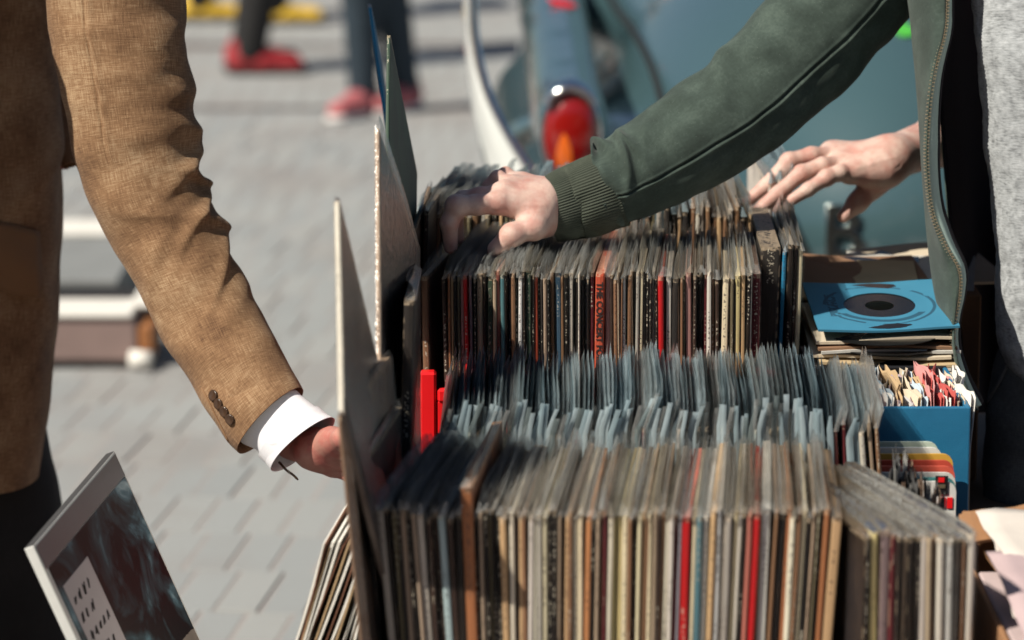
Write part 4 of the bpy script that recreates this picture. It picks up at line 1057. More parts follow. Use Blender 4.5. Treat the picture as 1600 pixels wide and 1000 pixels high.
rows = [[fl[0] + (fl[1] - fl[0]) * (q / 8) + Vector((0, -.05 * t_, -.022 * t_ + .002 * math.sin(q))) for q in range(9)] for t_ in (0, .5, 1)]
m.grid(rows); m.build('flap', M['card_brown'], cbx, solid=.004)
def flat_paper(pc, hx, hy, mat, label, rot, tilt, seed, curl=.006):
    m = MB(); n = 14; r = random.Random(seed); p1, p2 = r.uniform(0, 6), r.uniform(0, 6)
    m.grid([[(-hx + 2 * hx * i / n, -hy + 2 * hy * j / n, curl * (math.sin(i * .45 + p1) * .6 + math.sin(j * .5 + p2 + i * .12) * .6) + .004 * noise.noise(Vector((i * .5, j * .5, seed)))) for i in range(n + 1)] for j in range(n + 1)])
    o = m.build('paper_sleeve', mat, smooth=True, solid=.0015); o.location = pc; o.rotation_euler = (tilt[0], tilt[1], rot)
    return tag(o, label, 'paper sleeve', 'loose paper sleeves in the cardboard box')
pinkm = simple('paper_faded_pink', (.47, .36, .37), .8, .15, 14, .2); offw = simple('paper_offwhite', (.62, .57, .52), .8, .12, 14, .2)
flat_paper((.70, 3.66, .747), .165, .12, offw, 'off white paper sleeve under the cardboard flap', R(4), (R(5), R(1)), 1)
flat_paper((.70, 3.585, .741), .165, .13, offw, 'cream paper sleeve between the off white and pink ones', R(-3), (R(4), R(-1)), 2)
flat_paper((.69, 3.50, .738), .165, .13, pinkm, 'faded pink paper sleeve nearest the camera', R(2), (R(6), R(0)), 3)
flat_paper((.70, 3.46, .716), .165, .13, pinkm, 'faded pink paper sleeve beneath the nearest one', R(-4), (R(5), R(1)), 4)
m = MB(); m.box((.69, 3.55, .607), (.165, .165, .098)); tag(m.build('record_stack', mats7['pinkish'], bevel=.003), 'stack of paper sleeves filling the cardboard box', 'paper stack')

# cream edged sleeves leaning in the low crate, bottom centre left
whitee = simple('paper_edge_white', (.74, .72, .66), .8, .08, 40, .2); cardt = simple('card_edge_tan', (.36, .25, .14), .85, .3, 60, .3); cardb = simple('card_edge_brown', (.16, .07, .04), .85, .3, 60, .3)
wl = [('white', whitee), ('brown', cardb), ('tan', cardt), ('white', whitee), ('white', whitee), ('brown', cardb), ('tan', cardt), ('white', whitee), ('brown', cardb), ('white', whitee), ('tan', cardt), ('white', whitee), ('brown', cardb), ('white', whitee), ('tan', cardt), ('white', whitee)]
cnt = {}
for k, (cn, mt) in enumerate(wl):
    t0 = at(508 + k * 6.2, 850 + (7 if k % 3 == 2 else 0) - k * .8, 3.72); b0 = at(462 + k * 6.4, 1004, 3.72); H = .30
    dirv = (t0 - b0).normalized(); m = MB(); rows = []
    bend = rng.uniform(.004, .009)
    th_ = {'white': .0028, 'tan': .0024, 'brown': .0016}[cn]
    for q in range(13):
        f = q / 12; p = t0 - dirv * H * (1 - f); bx_ = bend * math.sin(f * math.pi * 1.1 + k * .5) * (1 if k % 2 else .4) - .018 * (1 - f) ** 2
        c = p + Vector((bx_, 0, 0)); rows.append([c + Vector((-th_ / 2, 0, 0)), c + Vector((th_ / 2, 0, 0)), c + Vector((th_ / 2 + .03, .30, .0)), c + Vector((-th_ / 2 + .03, .30, .0))])
    m.grid(rows, closed=True); n_ = len(rows); m.f += [(0, 1, 2, 3)[::-1], tuple(4 * (n_ - 1) + i for i in range(4))]; m.m += [0, 0]
    base = rows[0][0]
    o = m.build('record_sleeve', mt, local=base, smooth=False)
    cnt[cn] = cnt.get(cn, 0) + 1
    tag(o, '%s %s edged bent sleeve from the left leaning against the front crate' % (ORD[cnt[cn] - 1], cn), 'record sleeve', 'bent sleeves leaning left of the front crate')
open_crate('record_crate', -.250, -.156, 3.69, 4.04, .5015, .56, M['black_plastic'], 'low narrow crate holding the bent white edged sleeves', slat=1)
sup = MB(); sup.box((-.225, 3.78, .485), (.033, .20, .0148)); so = sup.build('side_shelf', M['wood'], bevel=.003); tag(so, 'wooden shelf board fixed left of the stall table', 'shelf')
for (lx_, ly_) in ((-.235, 3.60), (-.235, 3.94)):
    m = MB(); m.box((lx_, ly_, .2345), (.02, .02, .2345)); m.build('leg', M['wood'], so)

# large black and white sleeve with a price sticker, bottom left
B0 = at(52, 852, 3.70); L_ = .315
best = None
for Yc in np.linspace(3.72, 4.02, 61):
    p = at(180, 703, Yc); e = abs((p - B0).length - L_)
    if best is None or e < best[0]: best = (e, p)
C0 = best[1]; y_ = (C0 - B0).normalized()
best = None
for Yc in np.linspace(3.5, 4.1, 121):
    p = at(330, 1033, Yc); e = abs((p - C0).normalized().dot(y_))
    if best is None or e < best[0]: best = (e, p)
D0 = best[1]; z_ = (C0 - D0); z_ = (z_ - y_ * z_.dot(y_)).normalized(); x_ = y_.cross(z_)
Mx = Matrix((x_, y_, z_)).transposed().to_4x4()
facing = -1 if x_.dot(ray(150, 850)) > 0 else 1       # which side of the sleeve looks at the camera
th_ = .0125
Mx.translation = B0 - z_ * L_ + x_ * (-facing) * th_ / 2
wc = simple('sleeve_white_edge', (.66, .68, .66), .5, .1, 60, .1)
m = MB(); m.box((0, L_ / 2, L_ / 2), (th_ / 2, L_ / 2, L_ / 2)); big = m.build('record_sleeve', wc, bevel=.0015, seg=2)
big.matrix_world = Mx; big.location = Mx.to_translation(); big.rotation_euler = Mx.to_euler()
edk = simple('sleeve_dark_edge', (.05, .05, .052), .6, .2, 60, .1); big.data.materials.append(edk)
for p_ in big.data.polygons:
    if p_.normal.y > .9 or p_.normal.z > .9: p_.material_index = 1
tag(big, 'glossy black and white record sleeve with a white price sticker on the left', 'record sleeve')
art = NM('cover_photo'); ac = art.coord()
an_ = art.noise(9, 5, ac, .6, 1.2); an2 = art.noise(22, 4, ac, .55, .8)
asp = art.n('ShaderNodeSeparateXYZ'); art.l(ac, asp.inputs[0])
figure = art.ramp(an_, [(.46, (.008, .009, .011)), (.56, (.03, .06, .075)), (.64, (.10, .20, .25)), (.74, (.45, .60, .65))])
floor_ = art.mix(an2, (.13, .115, .105), (.30, .265, .235))
low = art.math('LESS_THAN', art.math('ADD', asp.outputs[2], art.math('MULTIPLY', an_, .03)), -.055)
dark = art.math('LESS_THAN', asp.outputs[1], -.06)
a1 = art.mix(low, figure, floor_)
art.base(a1); art.set(Roughness=.45); art.b.inputs['Specular IOR Level'].default_value = .2
art.bump(art.noise(18, 3, ac), .12, .004)
def on_cover(name, y0, y1, z0, z1, mat, lift, parent=big):
    m = MB(); xx = facing * (th_ / 2 + lift)
    m.box((0, 0, 0), (.0003, (y1 - y0) / 2, (z1 - z0) / 2)); o = m.build(name, mat); o.parent = parent
    o.location = (xx, (y0 + y1) / 2, (z0 + z1) / 2); return o
stripm = simple('cover_grey_border', (.14, .155, .165), .4, .12, 12, .05)
on_cover('cover_border', .004, L_ - .004, L_ - .032, L_ - .003, stripm, .0006)
on_cover('cover_art', .010, L_ - .006, .004, L_ - .033, art.mat, .0006)
stick = simple('sticker_paper', (.42, .39, .41), .6, .06, 30, .05)
st_ = on_cover('price_sticker', .022, .115, L_ - .225, L_ - .062, stick, .0014)
m = MB(); r = random.Random(4)
for zz, n_w in ((.058, 4), (.036, 3), (.012, 5), (-.014, 4), (-.040, 3)):
    for q in range(n_w):
        yy = -.036 + q * .016 + r.uniform(-.002, .002)
        pts = [(facing * .0006, yy + .0045 * (k % 2) + k * .0012 + r.uniform(-.0015, .0015), zz + .006 * (1 if k % 2 else -1) * r.uniform(.4, 1.1)) for k in range(r.randrange(4, 7))]
        P = crom(np.array(pts), 22); m.tube([Vector(p) for p in P], .00075, 5)
sc = m.build('handwriting', ink); sc.parent = st_
open_crate('wooden_crate', -.80, -.42, 3.60, 4.05, .30, .52, M['wood'], 'wooden crate propping up the black and white sleeve', slat=2, post=.03)
mb = MB(); mb.box((-.61, 3.83, .15), (.2, .24, .148)); tag(mb.build('plinth_box', M['card_brown'], bevel=.003), 'cardboard box under the wooden crate on the left', 'box')

# case and papers lying on the pavement behind the man
pc_ = at(140, 588, 8.0); cs = empty('travel_case', (pc_.x, 8.15, 0), 'worn brown case lying on the pavement with pale papers', 'case')
leather = simple('worn_leather', (.24, .17, .155), .6, .2, 12, .3); tan_l = simple('tan_leather', (.30, .12, .04), .6, .3, 30, .3)
sx = mpp(8.0)
m = MB(); m.box((pc_.x - .07, 8.15, .068), (.185, .13, .055)); m.build('case_body', leather, cs, bevel=.012, seg=3)
m = MB(); m.box((pc_.x - .07, 8.15, .0065), (.187, .132, .006)); m.build('case_foot', M['black_cloth'], cs)
m = MB(); m.box((pc_.x + .135, 8.12, .06), (.018, .10, .045)); m.build('end_panel', tan_l, cs, bevel=.006)
m = MB(); m.tube([(pc_.x + .10, 8.0, .028), (pc_.x + .15, 7.99, .026)], .022, 12); m.build('corner_guard', M['white_paper'], cs, smooth=True)
def flat(name, c, h, mat, label, cat='paper'):
    m = MB(); m.box(c, h); return tag(m.build(name, mat, bevel=.004, local=(c[0], c[1], c[2] - h[2])), label, cat)
flat('newspaper', (pc_.x - .06, 8.10, .131), (.165, .09, .0065), M['white_paper'], 'folded white paper on top of the brown case')
flat('newspaper', (pc_.x + .14, 8.22, .138), (.05, .13, .006), M['white_paper'], 'small white paper overhanging the brown case')
flat('cardboard_sheet', (pc_.x - .33, 9.05, .05), (.33, .42, .05), simple('grey_board', (.22, .23, .23), .8, .2, 8), 'grey flat board behind the brown case', 'board')
flat('newspaper', (pc_.x - .33, 9.35, .109), (.32, .10, .008), M['white_paper'], 'white paper lying on the far end of the grey board')
flat('black_tray', (pc_.x - .16, 8.50, .045), (.27, .10, .045), M['black_cloth'], 'black flat tray between the brown case and the grey board', 'tray')

# ---------------------------------------------------------------- people
def mesh_bvh(o):
    bpy.context.view_layer.update(); e = o.evaluated_get(bpy.context.evaluated_depsgraph_get()); me = e.to_mesh()
    vs = [o.matrix_world @ v.co for v in me.vertices]; b = BVHTree.FromPolygons(vs, [tuple(p.vertices) for p in me.polygons]); e.to_mesh_clear(); return b
def hit(b, px, py):
    h = b.ray_cast(Vector((0, 0, CAMZ)), ray(px, py).normalized()); return h[0], h[1]
def figure(hip, chest, neck, head, sh_r, sh_l, face, tr=.12):
    """torso, neck and a head with brow, nose, ears and jaw; face is the way it looks"""
    B = Body(); hip, chest, neck, head, sh_r, sh_l, face = [Vector(v) for v in (hip, chest, neck, head, sh_r, sh_l, face)]
    B.cone(hip, chest, tr, tr + .003, .05); B.cone(chest, sh_r, tr * .8, .055, .06); B.cone(chest, sh_l, tr * .8, .055, .06); B.cone(chest, neck, .09, .05, .06)
    B.cone(neck, head, .05, .055, .03); f = face.normalized(); s = f.cross(Vector((0, 0, 1))).normalized()
    B.ell(head + Vector((0, 0, .05)), (.08, .08, .105), .03); B.cone(head + f * .03 - Vector((0, 0, .015)), head + f * .055 - Vector((0, 0, .04)), .05, .035, .04)
    B.cone(head + f * .085 + Vector((0, 0, .05)), head + f * .105 + Vector((0, 0, .012)), .010, .014, .012)
    for q in (-1, 1): B.ell(head + s * q * .08 + Vector((0, 0, .03)), (.014, .018, .03), .01)
    return B
def hair(head, parent, mat, face):
    f = Vector(face).normalized(); B = Body(); B.ell(Vector(head) - f * .012 + Vector((0, 0, .075)), (.086, .086, .085), .02); B.cone(Vector(head) - f * .05 + Vector((0, 0, .05)), Vector(head) - f * .055 - Vector((0, 0, .02)), .045, .03, .03)
    V, F = B.mesh(.014); return npmesh('hair', V, F, mat, parent)
hairm = simple('dark_hair', (.03, .02, .015), .7, .4, 90)

# ---- person in the tan linen jacket ---------------------------------------
tanman = empty('person', (-.80, 4.85, 0), 'person in a tan linen jacket with white shirt cuff reaching into the records', 'person')
ST = [(60, -330, 310, -345, 4.50), (66, -170, 300, -175, 4.50), (70, -60, 290, -60, 4.49), (74, 20, 288, 20, 4.48), (84, 90, 294, 80, 4.47), (98, 160, 301, 145, 4.46), (115, 235, 303, 205, 4.45), (138, 310, 312, 262, 4.44), (168, 372, 333, 322, 4.43),
      (202, 432, 356, 385, 4.41), (240, 503, 386, 450, 4.39), (280, 575, 417, 512, 4.36), (322, 640, 442, 557, 4.33), (352, 680, 459, 587, 4.31), (379, 706, 469, 606, 4.30)]
def tan_disp(u, th, P):
    n1 = vnoise(P.reshape(-1, 3) * np.array([9, 9, 22]), 1).reshape(u.shape); n2 = vnoise(P.reshape(-1, 3) * np.array([24, 24, 42]), 2).reshape(u.shape)
    win = np.exp(-((u - .50) / .22) ** 2)
    d = .0055 * n1 + .0012 * n2 + win * np.exp(-((wrapd(th + .2)) / 1.0) ** 2) * .004 * n2
    for u0, A, sl, th0, wu, wth in [(.425, .0135, .03, -.1, .028, .70), (.482, .0120, -.05, -.15, .018, .85), (.522, .0105, .035, -.1, .013, .7), (.560, .0115, -.07, -.2, .014, .95), (.606, .0085, .02, -.1, .014, .65), (.645, .0085, -.09, -.25, .017, .9),
                                   (.36, .007, -.02, -.4, .03, .7), (.30, .006, .05, -.6, .035, .6), (.24, .006, -.06, -.3, .04, .7), (.73, .006, -.05, -.5, .03, .9), (.80, .004, .04, -.9, .03, .8), (.56, .006, .05, -1.6, .03, .6), (.64, .006, -.07, -1.9, .03, .6)]:
        d = d + ridge(u, th, u0, th0, sl, wu, wth, A * .74)
    d = d - .0035 * np.exp(-((wrapd(th - (-math.pi * .62))) / .022) ** 2) * np.clip((.47 - u) / .05, 0, 1)          # upper sleeve seam
    d = d + .0016 * np.exp(-((wrapd(th - (-math.pi * .60))) / .07) ** 2) * np.clip((.47 - u) / .05, 0, 1)
    return d
jk, _, _ = None, None, None
TB = [(-250, -420, 95, -420, 4.80), (-250, -200, 97, -200, 4.80), (-255, 0, 96, 0, 4.80), (-258, 110, 100, 110, 4.80), (-260, 200, 106, 200, 4.80), (-262, 280, 103, 280, 4.80), (-265, 370, 97, 370, 4.80), (-268, 470, 85, 470, 4.80), (-270, 580, 77, 580, 4.80), (-272, 690, 68, 690, 4.80), (-272, 752, 60, 745, 4.80)]
def torso_disp(u, th, P):
    n1 = vnoise(P.reshape(-1, 3) * np.array([6, 6, 4]), 5).reshape(u.shape); n2 = vnoise(P.reshape(-1, 3) * 16, 6).reshape(u.shape)
    return .010 * n1 + .004 * n2 + ridge(u, th, .62, -.9, .12, .03, .8, .008) + ridge(u, th, .5, -.7, -.1, .03, .7, .007) - .004 * np.exp(-(wrapd(th + 1.25) / .03) ** 2)
jacket, _, _ = cloth_tube('jacket', TB, M['linen'], tanman, 120, 140, torso_disp, .8, .03, pw=2.5)
slv, PS, _ = cloth_tube('sleeve', ST, M['linen'], jacket, 300, 300, tan_disp, .82, .06)
sb_ = mesh_bvh(slv)
for (px, py) in [(334, 618), (342, 631), (351, 643), (360, 655)]:
    h, nn = hit(sb_, px, py)
    m = MB(); z = nn; xa = z.cross(Vector((0, 0, 1))).normalized(); ya = z.cross(xa)
    rows = [[h + z * (hz + .0006) + (xa * math.cos(a) + ya * math.sin(a)) * rr for a in [2 * math.pi * q / 18 for q in range(18)]] for rr, hz in ((.0072, 0), (.0076, .0016), (.0066, .0028), (.0050, .0022), (.0002, .0018))]
    m.grid(rows, closed=True); m.build('button', M['button'], jacket, smooth=True)
# placket edge under the buttons
L2 = []
for t_ in np.linspace(0, 1, 14):
    h, nn = hit(sb_, 316 + 42 * t_, 606 + 84 * t_)
    if h is not None: L2.append(h + nn * .0008)
m = MB(); m.tube(L2, .0013, 6); m.build('placket_edge', M['linen'], jacket, smooth=True)
jb = mesh_bvh(jacket)
rows = []
for v in np.linspace(0, 1, 10):
    row_ = []
    for u_ in np.linspace(0, 1, 14):
        px = -70 + 128 * u_; py = 330 + 30 * u_ + (78 + 28 * math.sin(u_ * 2.2)) * v
        h, nn = hit(jb, px, py)
        if h is None: h, nn = hit(jb, 60, 400)
        row_.append(h + nn * (.004 + .004 * v))
    rows.append(row_)
m = MB(); m.grid(rows); m.build('pocket_flap', M['linen'], jacket, smooth=True, solid=.004)
cloth_tube('far_sleeve', [(40, 60, 112, 110, 4.86), (52, 120, 112, 150, 4.84), (66, 190, 116, 200, 4.82), (82, 240, 119, 236, 4.80), (98, 262, 121, 256, 4.79)], M['linen'], jacket, 40, 60, None, .8, .03)
cloth_tube('shirt_cuff', [(352, 668, 440, 588, 4.31), (380, 692, 458, 606, 4.30), (402, 703, 473, 621, 4.29), (413, 718, 496, 637, 4.28), (426, 737, 521, 652, 4.27)], M['shirt'], tanman, 60, 120,
           lambda u, th, P: .0016 * vnoise(P.reshape(-1, 3) * 30, 9).reshape(u.shape) + ridge(u, th, .8, -1.9, .2, .12, .3, .003), .72, .03, thick=.002)
TR = [(-215, 600, 60, 600, 4.86), (-215, 700, 72, 700, 4.86), (-200, 760, 88, 760, 4.86), (-180, 830, 100, 830, 4.86), (-150, 920, 109, 920, 4.86), (-130, 1010, 114, 1010, 4.86), (-110, 1100, 116, 1100, 4.86), (-90, 1250, 112, 1250, 4.86), (-80, 1420, 104, 1420, 4.86)]
cloth_tube('trousers', TR, M['darkcloth'], tanman, 100, 80, lambda u, th, P: .008 * vnoise(P.reshape(-1, 3) * 9, 12).reshape(u.shape), .95, .03)
# body: torso, head, far arm and the reaching hand
def handpts(lst): return [at(*p) for p in lst]
shr = at(185, -250, 4.55); nk = Vector((-.66, 4.78, 1.50)); hd = Vector((-.60, 4.76, 1.60))
FB = figure((-.80, 4.85, .86), (-.76, 4.82, 1.25), nk, hd, shr, (-.72, 5.02, 1.40), (1, -.15, -.3), .075)
el = at(235, 330, 4.44)
FB.cone(shr, el, .05, .042, .03); FB.cone(el, at(420, 640, 4.31), .042, .03, .02); FB.cone((-.72, 5.02, 1.40), (-.72, 5.06, 1.12), .05, .04, .03); FB.cone((-.72, 5.06, 1.12), at(95, 235, 4.82), .04, .03, .03)
for sgn in (-1, 1):
    FB.cone((-.80, 4.85 + sgn * .03, .86), (-.74, 4.86 + sgn * .03, .48), .055, .045, .05); FB.cone((-.74, 4.86 + sgn * .03, .48), (-.74, 4.87 + sgn * .05, .09), .055, .04, .03); FB.cone((-.74, 4.87 + sgn * .05, .06), (-.62, 4.87 + sgn * .06, .045), .045, .035, .03)
H3 = Body(); W_ = at(440, 668, 4.29); K = [at(534, 690, 4.22), at(531, 703, 4.24), at(527, 718, 4.26), at(520, 730, 4.28)]
H3.cone(at(405, 640, 4.33), at(458, 688, 4.31), .022, .021, .01); H3.cone(at(458, 688, 4.31), at(498, 702, 4.29), .021, .023, .02)
for i, kq in enumerate(K):
    H3.cone(at(488, 694 + i * 5, 4.28), kq, .017, .0125, .016)
    p1 = kq + Vector((.036 - i * .003, -.020, -.006)); p2 = p1 + Vector((.018, -.016, -.012)); H3.chain([kq, p1, p2], [.0115, .0100, .0082], .006)
H3.chain([at(500, 692, 4.28), at(518, 686, 4.24), at(536, 684, 4.20), at(548, 686, 4.17)], [.016, .013, .0115, .009], .012)
V, F = join(FB.mesh(.020), H3.mesh(.0018))
npmesh('body', V, F, M['skin_ruddy'], tanman)
Y_ = Body(); Y_.cone((-.76, 4.82, 1.36), shr, .115, .098, .05); Y_.cone((-.76, 4.82, 1.36), (-.72, 5.02, 1.40), .115, .09, .05); Y_.cone((-.76, 4.82, 1.36), (-.70, 4.80, 1.46), .11, .075, .05)
V, F = Y_.mesh(.016); npmesh('shoulder', V, F, M['linen'], jacket, np.stack([V[:, 0] + V[:, 1], V[:, 2]], 1)); hair(hd, tanman, hairm, (1, -.15, 0))
m = MB(); P = crom(np.array([list(at(*p)) for p in [(436, 722, 4.27), (448, 735, 4.26), (458, 742, 4.26), (466, 750, 4.26)]]), 10); m.tube([Vector(p) for p in P], [.0016] * 9 + [.0009], 8); m.build('watch_strap', M['button'], tanman, smooth=True)
for sgn in (-1, 1):
    B = Body(); yy = 4.87 + sgn * .06; B.cone((-.80, yy, .05), (-.62, yy, .042), .052, .045, .03); B.cone((-.76, yy, .11), (-.76, yy, .06), .05, .05, .03)
    V, F = surf_nets(lambda P: np.maximum(B.f(P), .004 - P[..., 2]), *sdf_grid((-.95, yy - .08, -.01), (-.58, yy + .08, .18), .012)); npmesh('shoe', V, F, M['black_cloth'], tanman)

# ---- person in the green zipped sweatshirt -------------------------------------
grn = empty('person', (.86, 4.80, 0), 'person in an open dark green zip sweatshirt over a grey shirt reaching across the records', 'person')
Lz = crom(np.array([(1480, -120, 4.385), (1478, 0, 4.385), (1475, 50, 4.375), (1460, 112, 4.365), (1448, 200, 4.355), (1447, 262, 4.350), (1456, 330, 4.345), (1476, 382, 4.340), (1497, 422, 4.335), (1498, 462, 4.330), (1488, 512, 4.325), (1489, 552, 4.325), (1506, 602, 4.325), (1532, 650, 4.325)], float), 90)
Le = crom(np.array([(1405, -120, 4.460), (1421, 0, 4.460), (1427, 60, 4.460), (1432, 120, 4.450), (1437, 200, 4.450), (1441, 260, 4.440), (1447, 330, 4.430), (1453, 390, 4.420), (1460, 440, 4.410), (1468, 480, 4.390), (1480, 525, 4.370), (1487, 556, 4.340), (1504, 604, 4.310), (1531, 651, 4.295)], float), 90)
rows = []
for k in range(0, 90, 3):
    a = at(*Le[k]); b = at(*Lz[k]); w_ = (b - a); nrm = Vector((0, -1, .1))
    rows.append([a + Vector((.012, .05, 0)), a + Vector((.002, .018, 0)), a, a + w_ * .25 + nrm * .020, a + w_ * .6 + nrm * .026, b + nrm * .012 - w_.normalized() * .010, b])
pn, PN = sheet('jacket', rows, M['fleece'], grn, (160, 48), .0028, disp=lambda C: (vnoise(C.reshape(-1, 3) * np.array([16, 16, 9]), 21).reshape(C.shape[:2])[..., None] * np.array([.001, -.005, 0])))
# zip tape and teeth follow the free edge
edge = [Vector(p) for p in PN[:, -1]]
tw = np.interp(np.linspace(0, 1, 160), [0, .25, .34, .5, .62, .75, 1], [.004, .010, .014, .013, .008, .006, .008])
rows = [[edge[k] + Vector((.002, -.001, 0)), edge[k] + Vector((.002 + tw[k] * .5, .003, 0)), edge[k] + Vector((.002 + tw[k], .010, 0))] for k in range(160)]
m = MB(); m.grid(rows); m.build('zip_tape', M['ziptape'], pn, smooth=True, solid=.001)
rows = [[edge[k] + Vector((.002 + tw[k], .011, 0)), edge[k] + Vector((.003 + tw[k] + .004, .03, 0)), edge[k] + Vector((.003 + tw[k] + .006, .08, 0))] for k in range(0, 160, 3)]
m = MB(); m.grid(rows); m.build('facing', M['lining'], pn, smooth=True, solid=.002)
m = MB(); acc = 0; last = edge[0]; q = 0
dense = crom(np.array([list(e) for e in edge]), 2400)
for p in dense:
    p = Vector(p); acc += (p - last).length; last = p
    if acc > .0021:
        acc = 0; q += 1; m.box(p + Vector((-.0014 if q % 2 else .0016, -.0022, 0)), (.0021, .0013, .00062))
m.build('zipper_teeth', M['brass'], pn)
# inside of the sweatshirt and its back
rows = []
for py in (-160, 0, 150, 300, 450, 540, 600, 645):
    t_ = (py + 160) / 805
    rows.append([at(1446 + 60 * t_, py, 4.50), at(1470 + 55 * t_, py, 4.66), at(1520 + 40 * t_, py, 4.86), at(1640, py, 5.02), at(1850, py, 5.02), at(2000, py, 4.80)])
sheet('lining', rows, M['lining'], pn, (60, 40), .003)
rows2 = [[p + Vector((0, .012, 0)) for p in r] for r in rows]
sheet('back', rows2, M['fleece'], pn, (60, 40), .003)
# reaching sleeve (upper edge, lower edge)
GS = [(1560, -420, 1760, -250, 4.74), (1440, -330, 1640, -150, 4.68), (1330, -210, 1530, -50, 4.62), (1258, -90, 1428, 22, 4.57), (1200, -8, 1345, 112, 4.53), (1152, 55, 1262, 190, 4.50), (1098, 106, 1186, 247, 4.48), (1045, 146, 1120, 285, 4.46), (1000, 182, 1058, 318, 4.45), (962, 205, 1006, 343, 4.44), (936, 232, 978, 352, 4.43), (925, 243, 966, 350, 4.43)]
def grn_disp(u, th, P):
    n1 = vnoise(P.reshape(-1, 3) * np.array([10, 14, 10]), 31).reshape(u.shape); n2 = vnoise(P.reshape(-1, 3) * 30, 32).reshape(u.shape)
    d = .0085 * n1 + .0028 * n2
    for u0, A, sl, th0, wu, wth in [(.905, .019, -.01, 2.7, .022, 1.0), (.858, .010, .05, -2.3, .020, .8), (.82, .006, -.05, -2.5, .02, .7), (.950, .014, .02, 3.0, .013, .9), (.965, .008, .03, -1.4, .012, .7), (.93, .008, -.04, -1.9, .018, .6), (.74, .005, .06, -2.5, .03, .6), (.62, .005, -.06, -2.4, .035, .7), (.53, .006, .05, -2.6, .03, .7), (.46, .005, -.05, -2.3, .03, .6), (.955, .007, -.03, -.8, .02, .8)]:
        d = d + ridge(u, th, u0, th0, sl, wu, wth, A)
    ts = -math.pi / 2 + .12 + np.interp(u, [.2, .45, 1], [.42, .12, .0])
    x = wrapd(th - ts)
    d = d - .0040 * np.exp(-(x / .022) ** 2) + .0022 * np.exp(-((x - .055) / .04) ** 2) + .0012 * np.exp(-((x + .05) / .03) ** 2)
    return d
gs, _, _ = cloth_tube('sleeve', GS, M['fleece'], pn, 300, 300, grn_disp, .84, .03)
GC = [(948, 238, 985, 352, 4.43), (930, 240, 967, 356, 4.43), (905, 250, 940, 364, 4.42), (880, 263, 912, 371, 4.42), (858, 274, 888, 375, 4.41), (838, 283, 871, 376, 4.41)]
def rib_disp(u, th, P):
    d = .0007 * np.maximum(-.55, np.sin(th * 84 + 1.5 * np.sin(u * 5))) + .004 * np.sin(u * math.pi) * .4
    return d + ridge(u, th, .55, -1.5, .35, .10, .35, -.004) + .002 * vnoise(P.reshape(-1, 3) * 26, 41).reshape(u.shape)
cloth_tube('cuff', GC, M['rib'], pn, 60, 672, rib_disp, .80, .03)
# grey shirt, trousers
SH = [(1500, -420, 1900, -420, 4.50), (1508, -200, 1900, -200, 4.48), (1516, -60, 1890, -60, 4.46), (1519, 20, 1885, 20, 4.45), (1528, 100, 1880, 100, 4.44), (1537, 200, 1870, 200, 4.44), (1545, 300, 1860, 300, 4.44), (1558, 390, 1850, 390, 4.44), (1554, 450, 1840, 450, 4.44), (1556, 510, 1830, 510, 4.44), (1566, 556, 1815, 566, 4.44), (1592, 600, 1800, 640, 4.44)]
cloth_tube('shirt', SH, M['jersey'], grn, 160, 160, lambda u, th, P: .006 * vnoise(P.reshape(-1, 3) * np.array([7, 7, 10]), 51).reshape(u.shape) + .003 * vnoise(P.reshape(-1, 3) * 22, 52).reshape(u.shape) + .0016 * vnoise(P.reshape(-1, 3) * 90, 53).reshape(u.shape), .55, .02, pw=2.2)
JN = [(1585, 470, 1790, 470, 4.47), (1568, 530, 1795, 530, 4.47), (1550, 580, 1795, 580, 4.47), (1541, 640, 1795, 640, 4.47), (1538, 700, 1792, 700, 4.47), (1536, 790, 1785, 790, 4.47), (1538, 900, 1775, 900, 4.47), (1545, 1050, 1760, 1050, 4.47), (1555, 1250, 1745, 1250, 4.47), (1560, 1470, 1730, 1470, 4.47)]
jn, _, _ = cloth_tube('trousers', JN, M['denim'], grn, 140, 100, lambda u, th, P: .006 * vnoise(P.reshape(-1, 3) * 12, 61).reshape(u.shape) + .0016 * vnoise(P.reshape(-1, 3) * 40, 62).reshape(u.shape), .7, .03)
jbv = mesh_bvh(jn); L3 = []
for p in crom(np.array([(1541, 632), (1550, 618), (1562, 598), (1574, 572), (1584, 548)], float), 20):
    h, nn = hit(jbv, p[0], p[1])
    if h is not None: L3.append(h + nn * .0015)
if len(L3) > 2:
    m = MB(); m.tube(L3, .0028, 8); m.build('pocket_seam', M['denim'], grn, smooth=True)
# body and hand: wrist, knuckles, index reaching over the sleeves, thumb toward the camera
shr = at(1560, -230, 4.72); hd2 = Vector((.72, 4.62, 1.68))
FB = figure((.86, 4.62, .88), (.86, 4.56, 1.26), (.80, 4.72, 1.52), hd2, shr, (1.02, 4.90, 1.42), (-.5, -.85, -.35), .075)
el = at(1330, 10, 4.57); FB.cone(shr, el, .05, .042, .03); FB.cone(el, at(935, 300, 4.43), .042, .029, .02)
FB.cone((1.02, 4.90, 1.42), (1.12, 4.92, 1.14), .05, .042, .03); FB.cone((1.12, 4.92, 1.14), (1.08, 4.80, .92), .042, .03, .03); FB.cone((1.08, 4.80, .92), (1.05, 4.76, .80), .04, .03, .03)
for sgn in (-1, 1):
    FB.cone((.86 + sgn * .05, 4.80, .86), (.86 + sgn * .06, 4.80, .48), .085, .055, .05); FB.cone((.86 + sgn * .06, 4.80, .48), (.86 + sgn * .07, 4.82, .09), .055, .04, .03); FB.cone((.86 + sgn * .07, 4.82, .06), (.86 + sgn * .09, 4.70, .045), .045, .035, .03)
H = Body()
wr = at(872, 322, 4.425)
H.cone(at(935, 300, 4.43), wr, .029, .0275, .01)
H.cone(wr, at(845, 320, 4.400), .0275, .026, .015); H.cone(at(854, 340, 4.415), at(838, 346, 4.382), .0160, .0160, .018)
